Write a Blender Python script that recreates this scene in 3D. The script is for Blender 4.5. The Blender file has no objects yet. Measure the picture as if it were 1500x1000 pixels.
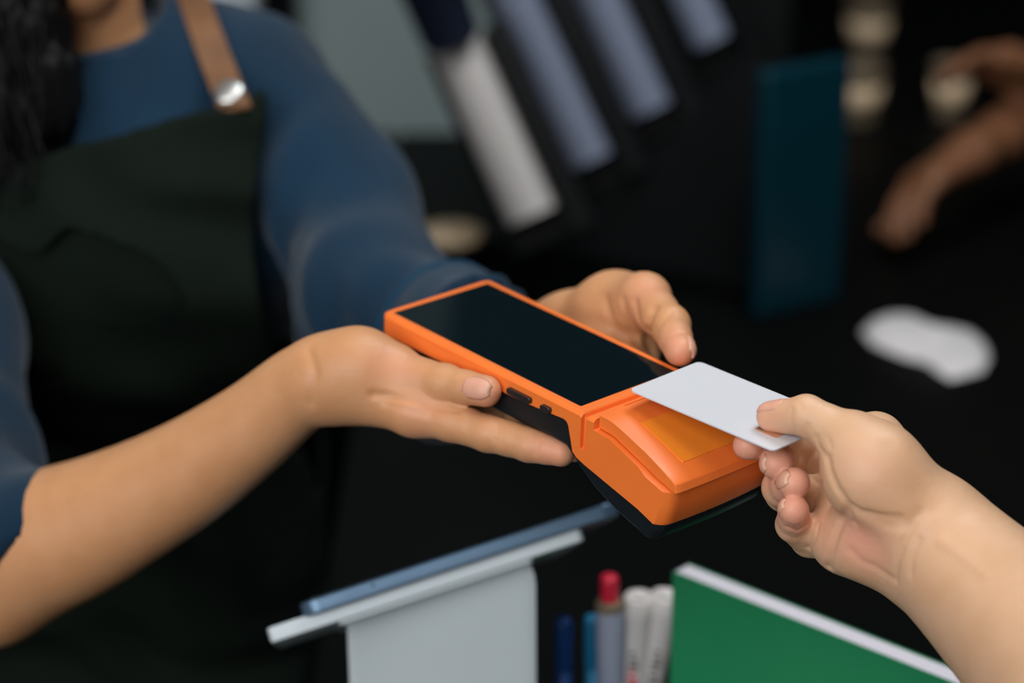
import bpy, bmesh, math, random
import numpy as np
from mathutils import Matrix, Vector

random.seed(7)
rng = np.random.default_rng(7)
scene = bpy.context.scene
COL = scene.collection

# ------------------------------------------------------------------ camera
PITCH = math.radians(21.0)
CAM = np.array([0.0, 0.0, 1.70])
FPX = 85.0 / 36.0 * 1500.0
cam_data = bpy.data.cameras.new('camera')
cam_data.lens = 85.0
cam_data.sensor_width = 36.0
cam_data.clip_start = 0.02
cam_data.dof.use_dof = True
cam_data.dof.focus_distance = 1.135
cam_data.dof.aperture_fstop = 4.0
cam = bpy.data.objects.new('camera', cam_data)
cam.location = CAM
cam.rotation_euler = (math.pi / 2 - PITCH, 0, 0)
COL.objects.link(cam)
scene.camera = cam

# ------------------------------------------------------------------ world, lights, exposure
world = bpy.data.worlds.new('world')
scene.world = world
world.use_nodes = True
bg = world.node_tree.nodes['Background']
bg.inputs[0].default_value = (0.55, 0.75, 0.85, 1)
bg.inputs[1].default_value = 0.035


def area_light(name, loc, target, size, size_y, power, color):
    d = bpy.data.lights.new(name, 'AREA')
    d.shape = 'RECTANGLE'
    d.size = size
    d.size_y = size_y
    d.energy = power
    d.color = color
    o = bpy.data.objects.new(name, d)
    o.location = loc
    o.rotation_euler = (Vector(target) - Vector(loc)).to_track_quat('-Z', 'Y').to_euler()
    COL.objects.link(o)
    return o


area_light('ceiling_panel_light', (0.05, 0.85, 2.6), (0.05, 1.15, 1.1), 0.8, 0.8, 7.0, (1.0, 0.96, 0.90))
area_light('front_window_light', (-1.15, -1.2, 2.45), (0.05, 1.15, 1.05), 2.6, 2.0, 80, (0.95, 0.97, 1.0))
area_light('back_ceiling_light', (0.50, 1.60, 2.6), (0.10, 2.0, 1.1), 0.6, 0.6, 15, (0.90, 0.95, 1.0))
scene.view_settings.view_transform = 'Standard'
scene.view_settings.look = 'None'
scene.view_settings.gamma = 1.0
scene.view_settings.use_curve_mapping = False
scene.view_settings.exposure = 0.0

# ------------------------------------------------------------------ helpers
CP, SP = math.cos(math.pi / 2 - PITCH), math.sin(math.pi / 2 - PITCH)
RC = np.array([[1, 0, 0], [0, CP, -SP], [0, SP, CP]])


def P(px, py, d):
    """point at picture position (px, py) and distance d along the view axis, in world metres"""
    return CAM + RC @ np.array([(px - 750) / FPX * d, -(py - 500) / FPX * d, -d])


def CD(x, y, z):
    """direction given in camera axes (right, up, towards the viewer) as a world unit vector"""
    v = RC @ np.array([x, y, z], float)
    return v / np.linalg.norm(v)


def on_z(px, py, z):
    r = RC @ np.array([(px - 750) / FPX, -(py - 500) / FPX, -1.0])
    return CAM + r * ((z - CAM[2]) / r[2])


def nrm(v):
    v = np.asarray(v, float)
    return v / np.linalg.norm(v)


def lin(r, g, b):
    f = lambda c: c / 12.92 if c <= 0.04045 else ((c + 0.055) / 1.055) ** 2.4
    return (f(r / 255), f(g / 255), f(b / 255), 1)


def tag(o, label=None, cat=None, group=None, kind=None):
    if label: o['label'] = label
    if cat: o['category'] = cat
    if group: o['group'] = group
    if kind: o['kind'] = kind
    return o


def empty(name, loc, label=None, cat=None, group=None):
    o = bpy.data.objects.new(name, None)
    o.empty_display_size = 0.05
    o.location = loc
    COL.objects.link(o)
    return tag(o, label, cat, group)


def origin_of(parent):
    p = np.zeros(3)
    while parent is not None:
        p = p + np.array(parent.location)
        parent = parent.parent
    return p


def link_mesh(name, me, mat, parent=None):
    o = bpy.data.objects.new(name, me)
    COL.objects.link(o)
    if mat is not None:
        me.materials.append(mat)
    if parent is not None:
        o.parent = parent
    return o


def mesh_obj(name, verts, faces, mat, parent=None, smooth=True, local=False, loc=None):
    """verts in world metres (or in the parent's own axes with local=True)"""
    v = np.asarray(verts, float)
    if not local:
        if parent is not None:
            v = v - origin_of(parent)
        elif loc is not None:
            v = v - np.asarray(loc)
    me = bpy.data.meshes.new(name)
    me.from_pydata([tuple(q) for q in v], [], [tuple(int(i) for i in f_) for f_ in faces])
    me.update()
    if smooth:
        me.polygons.foreach_set('use_smooth', [True] * len(me.polygons))
    o = link_mesh(name, me, mat, parent)
    if parent is None and loc is not None:
        o.location = loc
    return o


def fix_normals(o):
    bm = bmesh.new()
    bm.from_mesh(o.data)
    bmesh.ops.recalc_face_normals(bm, faces=bm.faces)
    bm.to_mesh(o.data)
    bm.free()


def bevel(o, w, seg=3, ang=30):
    m = o.modifiers.new('bevel', 'BEVEL')
    m.width = w
    m.segments = seg
    m.limit_method = 'ANGLE'
    m.angle_limit = math.radians(ang)
    m.harden_normals = False
    o.data.polygons.foreach_set('use_smooth', [True] * len(o.data.polygons))
    n = o.modifiers.new('wn', 'WEIGHTED_NORMAL')
    n.keep_sharp = True
    return o


def box_geo(lo, hi):
    x0, y0, z0 = lo
    x1, y1, z1 = hi
    v = [(x0, y0, z0), (x1, y0, z0), (x1, y1, z0), (x0, y1, z0), (x0, y0, z1), (x1, y0, z1), (x1, y1, z1), (x0, y1, z1)]
    f = [(0, 3, 2, 1), (4, 5, 6, 7), (0, 1, 5, 4), (1, 2, 6, 5), (2, 3, 7, 6), (3, 0, 4, 7)]
    return v, f


def frame_box(o, ax, ay, az, lo, hi):
    """box in the frame (o; ax, ay, az)"""
    v, f = box_geo(lo, hi)
    v = [np.asarray(o) + np.asarray(ax) * a + np.asarray(ay) * b + np.asarray(az) * c for a, b, c in v]
    return v, f


def ortho(axis):
    a = nrm(axis)
    h = np.array([0, 0, 1.0]) if abs(a[2]) < 0.9 else np.array([1.0, 0, 0])
    u = nrm(np.cross(h, a))
    return u, np.cross(a, u)


def lathe_geo(base, axis, prof, n=32, closed=False):
    """prof: list of (radius, height); closed=True joins last ring to first"""
    a = nrm(axis)
    u, w = ortho(a)
    V, F = [], []
    for r, h in prof:
        for i in range(n):
            t = 2 * math.pi * i / n
            V.append(np.asarray(base) + a * h + (u * math.cos(t) + w * math.sin(t)) * max(r, 1e-5))
    m = len(prof)
    for j in range(m if closed else m - 1):
        for i in range(n):
            k = (i + 1) % n
            j2 = (j + 1) % m
            F.append((j * n + i, j * n + k, j2 * n + k, j2 * n + i))
    return V, F


def tube_geo(pts, rad, n=10, cap=True):
    pts = [np.asarray(p, float) for p in pts]
    if not hasattr(rad, '__len__'):
        rad = [rad] * len(pts)
    V, F = [], []
    u = None
    for i, p in enumerate(pts):
        d = nrm(pts[min(i + 1, len(pts) - 1)] - pts[max(i - 1, 0)])
        if u is None:
            u, w = ortho(d)
        else:
            u = nrm(u - d * np.dot(u, d))
            w = np.cross(d, u)
        for j in range(n):
            t = 2 * math.pi * j / n
            V.append(p + (u * math.cos(t) + w * math.sin(t)) * rad[i])
    for i in range(len(pts) - 1):
        for j in range(n):
            k = (j + 1) % n
            F.append((i * n + j, i * n + k, (i + 1) * n + k, (i + 1) * n + j))
    if cap:
        F.append(tuple(range(n - 1, -1, -1)))
        F.append(tuple((len(pts) - 1) * n + j for j in range(n)))
    return V, F


def join_geo(*gs):
    V, F = [], []
    for v, f in gs:
        o = len(V)
        V += list(v)
        F += [tuple(i + o for i in q) for q in f]
    return V, F


# ------------------------------------------------------------------ materials
def principled(name, color, rough=0.5, metal=0.0, spec=0.5, **kw):
    m = bpy.data.materials.new(name)
    m.use_nodes = True
    nt = m.node_tree
    b = nt.nodes['Principled BSDF']
    b.inputs['Base Color'].default_value = color
    b.inputs['Roughness'].default_value = rough
    b.inputs['Metallic'].default_value = metal
    b.inputs['Specular IOR Level'].default_value = spec
    for k, v in kw.items():
        b.inputs[k.replace('_', ' ')].default_value = v
    return m


def add_noise(m, c2, scale=40.0, fac=0.5, bump=0.0, bscale=300.0, detail=4.0, dist=0.001, stretch=None, lo=0.35, hi=0.65):
    """vary the base colour towards c2 with noise, plus a fine bump"""
    nt = m.node_tree
    b = nt.nodes['Principled BSDF']
    tc = nt.nodes.new('ShaderNodeTexCoord')
    src = tc.outputs['Object']
    if stretch:
        mp = nt.nodes.new('ShaderNodeMapping')
        mp.inputs['Scale'].default_value = stretch
        nt.links.new(src, mp.inputs[0])
        src = mp.outputs[0]
    if c2 is not None:
        n = nt.nodes.new('ShaderNodeTexNoise')
        n.inputs['Scale'].default_value = scale
        n.inputs['Detail'].default_value = detail
        nt.links.new(src, n.inputs['Vector'])
        r = nt.nodes.new('ShaderNodeMapRange')
        r.inputs[1].default_value = lo
        r.inputs[2].default_value = hi
        r.inputs[4].default_value = fac
        nt.links.new(n.outputs[0], r.inputs[0])
        mx = nt.nodes.new('ShaderNodeMix')
        mx.data_type = 'RGBA'
        mx.inputs[6].default_value = b.inputs['Base Color'].default_value
        mx.inputs[7].default_value = c2
        nt.links.new(r.outputs[0], mx.inputs[0])
        nt.links.new(mx.outputs[2], b.inputs['Base Color'])
    if bump:
        n2 = nt.nodes.new('ShaderNodeTexNoise')
        n2.inputs['Scale'].default_value = bscale
        n2.inputs['Detail'].default_value = 3.0
        nt.links.new(src, n2.inputs['Vector'])
        bp = nt.nodes.new('ShaderNodeBump')
        bp.inputs['Strength'].default_value = bump
        bp.inputs['Distance'].default_value = dist
        nt.links.new(n2.outputs[0], bp.inputs['Height'])
        nt.links.new(bp.outputs[0], b.inputs['Normal'])
    return m


def skin_material(name, base, pink, mott):
    m = principled(name, base, 0.48, 0, 0.4)
    nt = m.node_tree
    b = nt.nodes['Principled BSDF']
    b.inputs['Subsurface Weight'].default_value = 0.22
    b.inputs['Subsurface Radius'].default_value = (1.0, 0.35, 0.18)
    b.inputs['Subsurface Scale'].default_value = 0.004
    at = nt.nodes.new('ShaderNodeAttribute')
    at.attribute_name = 'tint'
    tc = nt.nodes.new('ShaderNodeTexCoord')
    n1 = nt.nodes.new('ShaderNodeTexNoise')
    n1.inputs['Scale'].default_value = 55
    n1.inputs['Detail'].default_value = 5
    nt.links.new(tc.outputs['Object'], n1.inputs['Vector'])
    r1 = nt.nodes.new('ShaderNodeMapRange')
    r1.inputs[1].default_value = 0.35
    r1.inputs[2].default_value = 0.7
    r1.inputs[4].default_value = 0.55
    nt.links.new(n1.outputs[0], r1.inputs[0])
    m1 = nt.nodes.new('ShaderNodeMix'); m1.data_type = 'RGBA'
    m1.inputs[6].default_value = base
    m1.inputs[7].default_value = mott
    nt.links.new(r1.outputs[0], m1.inputs[0])
    m2 = nt.nodes.new('ShaderNodeMix'); m2.data_type = 'RGBA'
    nt.links.new(at.outputs['Fac'], m2.inputs[0])
    nt.links.new(m1.outputs[2], m2.inputs[6])
    m2.inputs[7].default_value = pink
    nt.links.new(m2.outputs[2], b.inputs['Base Color'])
    n2 = nt.nodes.new('ShaderNodeTexVoronoi')
    n2.inputs['Scale'].default_value = 900
    nt.links.new(tc.outputs['Object'], n2.inputs['Vector'])
    n3 = nt.nodes.new('ShaderNodeTexNoise')
    n3.inputs['Scale'].default_value = 260
    n3.inputs['Detail'].default_value = 4
    nt.links.new(tc.outputs['Object'], n3.inputs['Vector'])
    ad = nt.nodes.new('ShaderNodeMath'); ad.operation = 'MULTIPLY_ADD'
    nt.links.new(n2.outputs['Distance'], ad.inputs[0])
    ad.inputs[1].default_value = 0.35
    nt.links.new(n3.outputs[0], ad.inputs[2])
    bp = nt.nodes.new('ShaderNodeBump')
    bp.inputs['Strength'].default_value = 0.22
    bp.inputs['Distance'].default_value = 0.0008
    nt.links.new(ad.outputs[0], bp.inputs['Height'])
    nt.links.new(bp.outputs[0], b.inputs['Normal'])
    return m


M = {}
M['skin_cashier'] = skin_material('skin_cashier', lin(206, 150, 106), lin(220, 150, 120), lin(196, 136, 90))
M['skin_customer'] = skin_material('skin_customer', lin(216, 172, 136), lin(224, 152, 128), lin(206, 158, 118))
M['skin_far_shaded'] = skin_material('skin_far_shaded', lin(128, 84, 56), lin(130, 78, 56), lin(112, 72, 48))  # shade on the far person is put into this darker skin colour
M['nail'] = principled('nail', lin(218, 160, 134), 0.42, 0, 0.3)
M['nail_edge'] = principled('nail_edge', lin(220, 172, 146), 0.45)
M['orange'] = add_noise(principled('orange_plastic', lin(244, 122, 50), 0.40, 0, 0.5), lin(238, 116, 46), 60, 0.4, 0.05, 1800, dist=0.0003)
M['orange_window'] = principled('orange_window', lin(246, 140, 44), 0.14, 0, 0.5)
M['glass_black'] = add_noise(principled('glass_black', lin(9, 21, 25), 0.07, 0, 0.5, IOR=1.22), lin(8, 19, 23), 8, 0.5)
M['black_plastic'] = add_noise(principled('black_plastic', lin(20, 26, 30), 0.42, 0, 0.4), lin(15, 21, 25), 80, 0.5, 0.1, 1500, dist=0.0003)
M['button'] = principled('button_grey', lin(62, 60, 60), 0.3, 0.6)
M['metal'] = principled('metal', lin(200, 200, 198), 0.34, 0.9)
M['card'] = add_noise(principled('card_white', lin(210, 210, 214), 0.40, 0, 0.35), lin(206, 206, 211), 20, 0.5)
M['chip'] = principled('chip_gold', lin(222, 172, 134), 0.4, 0.25)
M['shirt'] = add_noise(principled('shirt_blue', lin(11, 43, 64), 0.85, 0, 0.15, Sheen_Weight=0.15), lin(8, 35, 53), 14, 0.7, 0.35, 700, dist=0.0012)
M['seam'] = add_noise(principled('seam_blue', lin(30, 62, 84), 0.9, 0, 0.1), lin(24, 56, 78), 200, 0.5)
M['apron'] = add_noise(principled('apron_green', lin(17, 25, 18), 0.9, 0, 0.1), lin(13, 20, 16), 12, 0.7, 0.3, 900, dist=0.001)
M['leather'] = add_noise(principled('leather_tan', lin(122, 86, 58), 0.55, 0, 0.3), lin(100, 68, 45), 40, 0.6, 0.2, 500)
M['hair'] = add_noise(principled('hair_black', lin(5, 5, 6), 0.55, 0, 0.2), lin(9, 7, 6), 60, 0.6)
M['trousers'] = add_noise(principled('trousers_black', lin(16, 17, 19), 0.9, 0, 0.1), lin(12, 13, 15), 30, 0.6)
M['shoe'] = add_noise(principled('shoe_black', lin(20, 20, 20), 0.5), lin(14, 14, 14), 50, 0.5)
M['white_stand'] = add_noise(principled('stand_white', lin(206, 214, 216), 0.38, 0, 0.45), lin(200, 209, 212), 10, 0.5)
M['tablet_alu'] = add_noise(principled('tablet_aluminium', lin(92, 116, 138), 0.36, 0.5), lin(84, 108, 130), 60, 0.5)
M['counter'] = add_noise(principled('counter_black', lin(8, 9, 9), 0.5, 0, 0.08), lin(12, 12, 10), 5, 0.7, 0.08, 400)
M['wall'] = add_noise(principled('wall_grey', lin(126, 138, 136), 0.9, 0, 0.2), lin(119, 131, 129), 3, 0.6, 0.1, 120)
M['wall_dark'] = add_noise(principled('wall_dark', lin(22, 24, 24), 0.9, 0, 0.2), lin(16, 18, 18), 3, 0.6)
M['floor'] = add_noise(principled('floor_dark', lin(30, 31, 31), 0.7), lin(24, 25, 25), 4, 0.6)
M['rack'] = add_noise(principled('rack_black', lin(4, 6, 7), 0.4, 0, 0.12), lin(3, 5, 5), 10, 0.5)
M['teal_light_tint'] = add_noise(principled('teal_light_tint', lin(1, 44, 54), 0.4, 0, 0.3), lin(1, 36, 46), 3, 0.6)  # teal light falling on the rack side, put into the base colour
M['cup_white'] = add_noise(principled('cup_white', lin(226, 220, 216), 0.6), lin(218, 212, 208), 30, 0.5)
M['cup_blue'] = add_noise(principled('cup_pale_blue', lin(138, 146, 166), 0.55), lin(128, 137, 158), 30, 0.5)
M['cup_navy'] = principled('cup_navy', lin(30, 38, 58), 0.5)
M['wood'] = add_noise(principled('wood_pale', lin(240, 212, 176), 0.55), lin(222, 190, 150), 20, 0.7, stretch=(1, 8, 1))
M['beige'] = add_noise(principled('beige_paper', lin(122, 106, 84), 0.7), lin(110, 94, 74), 30, 0.6)
M['napkin'] = add_noise(principled('napkin_white', lin(228, 222, 220), 0.85), lin(220, 214, 212), 60, 0.5, 0.3, 300)
M['green_cover'] = add_noise(principled('green_cover', lin(34, 128, 82), 0.4, 0, 0.45), lin(28, 118, 76), 12, 0.6)
M['green_print'] = principled('green_print', lin(22, 100, 64), 0.45)
M['pages'] = add_noise(principled('pages', lin(222, 216, 224), 0.85), lin(196, 190, 200), 900, 0.7)
M['red'] = principled('red_cap', lin(214, 34, 62), 0.4)
M['marker_white'] = add_noise(principled('marker_white', lin(214, 208, 204), 0.5), lin(204, 198, 196), 60, 0.5)
M['marker_grey'] = principled('marker_grey', lin(150, 156, 176), 0.5)
M['marker_hole'] = principled('marker_hole', lin(120, 108, 100), 0.8)
M['blue_pen'] = principled('blue_pen', lin(20, 66, 128), 0.4)
M['teal_pen'] = principled('teal_pen', lin(30, 120, 160), 0.4)
M['grey_print'] = principled('grey_print', lin(110, 106, 104), 0.6)


# ------------------------------------------------------------------ signed-distance modelling
def smin(a, b, k):
    h = np.maximum(k - np.abs(a - b), 0.0) / k
    return np.minimum(a, b) - h * h * k * 0.25


class Group:
    """tapered capsules blended into one another with radius k"""
    margin = 0.03

    def __init__(self, k=0.004):
        self.k = k
        self.pr = []

    def cap(self, a, b, ra, rb=None):
        self.pr.append((np.asarray(a, float), np.asarray(b, float), ra, ra if rb is None else rb))
        return self

    def chain(self, pts, rad):
        for i in range(len(pts) - 1):
            self.cap(pts[i], pts[i + 1], rad[i], rad[i + 1])
        return self

    def schain(self, pts, rad, n=5):
        """the same through a smooth curve"""
        pts = [np.asarray(q, float) for q in pts]
        P_, R_ = [], []
        for i in range(len(pts) - 1):
            p0, p1, p2, p3 = pts[max(i - 1, 0)], pts[i], pts[i + 1], pts[min(i + 2, len(pts) - 1)]
            r0, r1, r2, r3 = rad[max(i - 1, 0)], rad[i], rad[i + 1], rad[min(i + 2, len(pts) - 1)]
            for k in range(n + (i == len(pts) - 2)):
                t = k / n
                cr_ = lambda a, b, c, d: .5 * (2 * b + (c - a) * t + (2 * a - 5 * b + 4 * c - d) * t * t + (3 * b - a - 3 * c + d) * t ** 3)
                P_.append(cr_(p0, p1, p2, p3)); R_.append(cr_(r0, r1, r2, r3))
        return self.chain(P_, R_)

    def ball(self, a, r):
        return self.cap(a, np.asarray(a) + np.array([1e-6, 0, 0]), r, r)

    def bounds(self):
        lo = np.min([np.minimum(a - ra, b - rb) for a, b, ra, rb in self.pr], axis=0)
        hi = np.max([np.maximum(a + ra, b + rb) for a, b, ra, rb in self.pr], axis=0)
        return lo, hi

    def pack(self):
        A = np.array([q[0] for q in self.pr]); Bv = np.array([q[1] for q in self.pr])
        self.pk = (A, Bv - A, np.array([q[2] for q in self.pr]), np.array([q[3] for q in self.pr]), len(self.pr), self.bounds())

    def raw(self, p):
        A, AB, RA, RB = self.pk[:4]
        lo, hi = p.min(0), p.max(0)
        c = (lo + hi) / 2
        R = np.linalg.norm(hi - lo) / 2
        t = np.clip(((c - A) * AB).sum(1) / np.maximum((AB * AB).sum(1), 1e-12), 0, 1)
        dc = np.linalg.norm(c - A - t[:, None] * AB, axis=1) - (RA + t * (RB - RA))
        sl = np.abs(RB - RA) / np.maximum(np.linalg.norm(AB, axis=1), 1e-6)
        Rk = R * (1 + np.minimum(sl, 1.0) * 1.0)
        keep = np.nonzero(dc - Rk <= (dc + Rk).min() + self.k)[0]
        x, y, z = p[:, 0], p[:, 1], p[:, 2]
        d = None
        for i in keep:
            a = A[i]; ab = AB[i]
            ux = x - a[0]; uy = y - a[1]; uz = z - a[2]
            L2 = max(ab @ ab, 1e-12)
            L = math.sqrt(L2)
            t = (ux * ab[0] + uy * ab[1] + uz * ab[2]) / L2
            kk = min(.9, max(-.9, (RA[i] - RB[i]) / L))
            if abs(kk) > .03:
                q2 = np.sqrt(np.maximum(ux * ux + uy * uy + uz * uz - t * t * L2, 0))
                t -= q2 * (kk / math.sqrt(1 - kk * kk) / L)
            np.clip(t, 0, 1, out=t)
            ux -= t * ab[0]; uy -= t * ab[1]; uz -= t * ab[2]
            q = np.sqrt(ux * ux + uy * uy + uz * uz) - (RA[i] + t * (RB[i] - RA[i]))
            d = q if d is None else smin(d, q, self.k)
        return d

    def __call__(self, p):
        if getattr(self, 'pk', None) is None or self.pk[4] != len(self.pr):
            self.pack()
        lo, hi = self.pk[5]
        c = (lo + hi) / 2
        e = (hi - lo) / 2
        q = np.linalg.norm(np.maximum(np.abs(p - c) - e, 0), axis=1)
        out = q + 0.03
        m = q < self.margin
        if m.all():
            return self.raw(p)
        if m.any():
            out[m] = self.raw(p[m])
        return out


def poly_dist(p, pts):
    d = None
    for a, b in zip(pts[:-1], pts[1:]):
        ab = b - a
        t = np.clip(((p - a) @ ab) / max(ab @ ab, 1e-12), 0, 1)
        q = np.linalg.norm(p - a - t[:, None] * ab, axis=1)
        d = q if d is None else np.minimum(d, q)
    return d


class Figure:
    """base blended with separate fingers; creases press grooves into the surface"""
    def __init__(self, base, fingers=(), kf=0.007, kk=0.0012):
        self.base, self.fingers, self.kf, self.kk = base, list(fingers), kf, kk
        self.creases = []
        self.spots = []

    def crease(self, pts, depth=0.0012, sigma=0.0012):
        pts = [np.asarray(q, float) for q in pts]
        c = np.mean(pts, axis=0)
        self.creases.append((pts, depth, sigma, c, max(np.linalg.norm(q - c) for q in pts) + 3 * sigma))

    def trace(self, pix, d0):
        """points where the sight lines of the given picture positions meet the surface"""
        dirs = np.array([P(x, y, 1.0) - CAM for x, y in pix])
        ln = np.linalg.norm(dirs, axis=1)
        t = np.full(len(pix), d0)
        cs, self.creases = self.creases, []
        for _ in range(34):
            t = t + np.clip(self(CAM + dirs * t[:, None]), -.02, .02) / ln * .9
        self.creases = cs
        return CAM + dirs * t[:, None]

    def line(self, pix, depth, sigma, d0=0.98):
        fine = []
        for a, b in zip(pix[:-1], pix[1:]):
            for k in range(4):
                fine.append((a[0] + (b[0] - a[0]) * k / 4, a[1] + (b[1] - a[1]) * k / 4))
        fine.append(pix[-1])
        pts = self.trace(fine, d0)
        d = self(pts)
        pts = pts[np.abs(d) < .002]
        if len(pts) > 1:
            run = [pts[0]]
            for q in pts[1:]:
                if np.linalg.norm(q - run[-1]) > .014:
                    if len(run) > 1: self.crease(run, depth, sigma)
                    run = []
                run.append(q)
            if len(run) > 1: self.crease(run, depth, sigma)

    def spot(self, p, r, w=1.0):
        self.spots.append((np.asarray(p, float), r, w))

    def __call__(self, p):
        d0 = self.base(p)
        d = d0
        for g in self.fingers:
            d = smin(d, smin(d0, g(p), self.kf), self.kk)
        if self.creases:
            near = np.abs(d) < 0.012
            if near.any():
                pn = p[near]
                dn = d[near].copy()
                pc = (pn.min(0) + pn.max(0)) / 2
                pr_ = np.linalg.norm(pn.max(0) - pn.min(0)) / 2
                for pts, a, s, c, R in self.creases:
                    if math.dist(pc, c) > R + pr_:
                        continue
                    mk = ((pn - c) ** 2).sum(1) < R * R
                    if mk.any():
                        dn[mk] += a * np.exp(-(poly_dist(pn[mk], pts) / s) ** 2)
                d = d.copy()
                d[near] = dn
        return d

    def bounds(self):
        bs = [self.base.bounds()] + [g.bounds() for g in self.fingers]
        return np.min([b[0] for b in bs], axis=0), np.max([b[1] for b in bs], axis=0)


def surface_net(sdf, lo, hi, h, B=16, project=True):
    lo = np.asarray(lo) - 3 * h
    hi = np.asarray(hi) + 3 * h
    nb = np.ceil((hi - lo) / (h * B)).astype(int)
    ii = np.stack(np.meshgrid(*[np.arange(n) for n in nb], indexing='ij'), -1).reshape(-1, 3)
    ctr = lo + (ii + 0.5) * h * B
    dc = sdf(ctr)
    act = ii[np.abs(dc) < h * B * 0.5 * 1.7321 * 1.15 + 2 * h]
    N = nb * B + 2
    lin3 = np.stack(np.meshgrid(*[np.arange(B + 1)] * 3, indexing='ij'), -1)
    flat = lin3.reshape(-1, 3)
    cells, cverts, quads = [], [], []
    gid = lambda q: (q[..., 0] * N[1] + q[..., 1]) * N[2] + q[..., 2]
    CH = 2
    for s in range(0, len(act), CH):
        blk = act[s:s + CH]
        g = (blk[:, None, :] * B + flat[None]).reshape(-1, 3)
        d = sdf(lo + g * h).reshape(len(blk), B + 1, B + 1, B + 1)
        inside = d < 0
        # cells
        cnt = np.zeros((len(blk), B, B, B), int)
        acc = np.zeros((len(blk), B, B, B, 3))
        ne = np.zeros((len(blk), B, B, B))
        sl = lambda o: (slice(None),) + tuple(slice(k, k + B) for k in o)
        for o in np.ndindex(2, 2, 2):
            cnt += inside[sl(o)]
        for ax in range(3):
            for o in np.ndindex(2, 2, 2):
                if o[ax]: continue
                o2 = list(o); o2[ax] = 1
                a = d[sl(o)]; b = d[sl(o2)]
                x = (a < 0) != (b < 0)
                t = np.where(x, a / np.where(x, a - b, 1), 0)
                for k in range(3):
                    acc[..., k] += np.where(x, o[k] + (t if k == ax else 0), 0)
                ne += x
        mk = (cnt > 0) & (cnt < 8)
        bi, ci, cj, ck = np.nonzero(mk)
        cidx = blk[bi] * B + np.stack([ci, cj, ck], -1)
        cells.append(gid(cidx))
        vv = lo + (cidx + acc[mk] / ne[mk][:, None]) * h
        if project and len(vv):
            gr = np.zeros((len(vv), 3))
            for ax in range(3):
                for o in np.ndindex(2, 2, 2):
                    gr[:, ax] += (1 if o[ax] else -1) * d[sl(o)][mk]
            gr /= 4 * h
            gl = np.maximum((gr ** 2).sum(1), 0.3)
            for _ in range(2):
                vv = vv - np.clip(sdf(vv) / gl, -h, h)[:, None] * gr
        cverts.append(vv)
        for ax in range(3):
            o2 = [0, 0, 0]; o2[ax] = 1
            a = inside[sl((0, 0, 0))]; b = inside[sl(o2)]
            x = a != b
            bi, ci, cj, ck = np.nonzero(x)
            e = blk[bi] * B + np.stack([ci, cj, ck], -1)
            flip = a[x]
            u = (ax + 1) % 3; w = (ax + 2) % 3
            du = np.zeros(3, int); du[u] = 1
            dw = np.zeros(3, int); dw[w] = 1
            q = np.stack([gid(e - du - dw), gid(e - dw), gid(e), gid(e - du)], -1)
            q[~flip] = q[~flip][:, ::-1]
            quads.append(q)
    cells = np.concatenate(cells)
    V = np.concatenate(cverts)
    Q = np.concatenate(quads)
    order = np.argsort(cells)
    cs = cells[order]
    V = V[order]
    pos = np.clip(np.searchsorted(cs, Q), 0, len(cs) - 1)
    ok = (cs[pos] == Q).all(1)
    F = pos[ok]
    return V, F


def sdf_object(name, sdf, h, mat, parent, lo=None, hi=None, spots=()):
    if lo is None:
        lo, hi = sdf.bounds()
    V, F = surface_net(sdf, lo, hi, h)
    o = fast_mesh(name, V, F, mat, parent)
    if spots is not None:
        paint(o, V, spots)
    return o


def fast_mesh(name, V, F, mat, parent):
    me = bpy.data.meshes.new(name)
    V = V - origin_of(parent)
    me.vertices.add(len(V))
    me.vertices.foreach_set('co', V.astype(np.float32).ravel())
    me.loops.add(len(F) * 4)
    me.loops.foreach_set('vertex_index', F.astype(np.int32).ravel())
    me.polygons.add(len(F))
    me.polygons.foreach_set('loop_start', np.arange(0, len(F) * 4, 4, dtype=np.int32))
    me.polygons.foreach_set('use_smooth', np.ones(len(F), bool))
    me.update(calc_edges=True)
    me.validate()
    return link_mesh(name, me, mat, parent)


def paint(o, V, spots):
    w = np.zeros(len(V))
    for p, r, k in spots:
        w = np.maximum(w, k * np.exp(-(np.linalg.norm(V - p, axis=1) / r) ** 2))
    at = o.data.attributes.new('tint', 'FLOAT', 'POINT')
    at.data.foreach_set('value', w.astype(np.float32))


def finger(pts, rad, palm, pad=0.0014, k=0.003):
    """pts MCP, PIP, DIP, TIP; palm = direction of the finger pads"""
    g = Group(k)
    palm = nrm(palm)
    pts = [np.asarray(q, float) for q in pts]
    for i in range(len(pts) - 1):
        a, b = pts[i], pts[i + 1]
        m = (a + b) / 2
        rm = (rad[i] + rad[i + 1]) / 2 * 0.93
        g.cap(a, m, rad[i], rm)
        g.cap(m, b, rm, rad[i + 1])
        ax = nrm(b - a)
        pd = nrm(palm - ax * (palm @ ax))
        L = np.linalg.norm(b - a)
        r2 = min(rad[i], rad[i + 1]) * 0.90
        last = i == len(pts) - 2
        s0, s1 = (0.35, 0.92) if last else (0.3, 0.7)
        g.cap(a + ax * L * s0 + pd * pad, a + ax * L * s1 + pd * pad, r2, r2 * (0.95 if last else 1))
    return g


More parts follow.
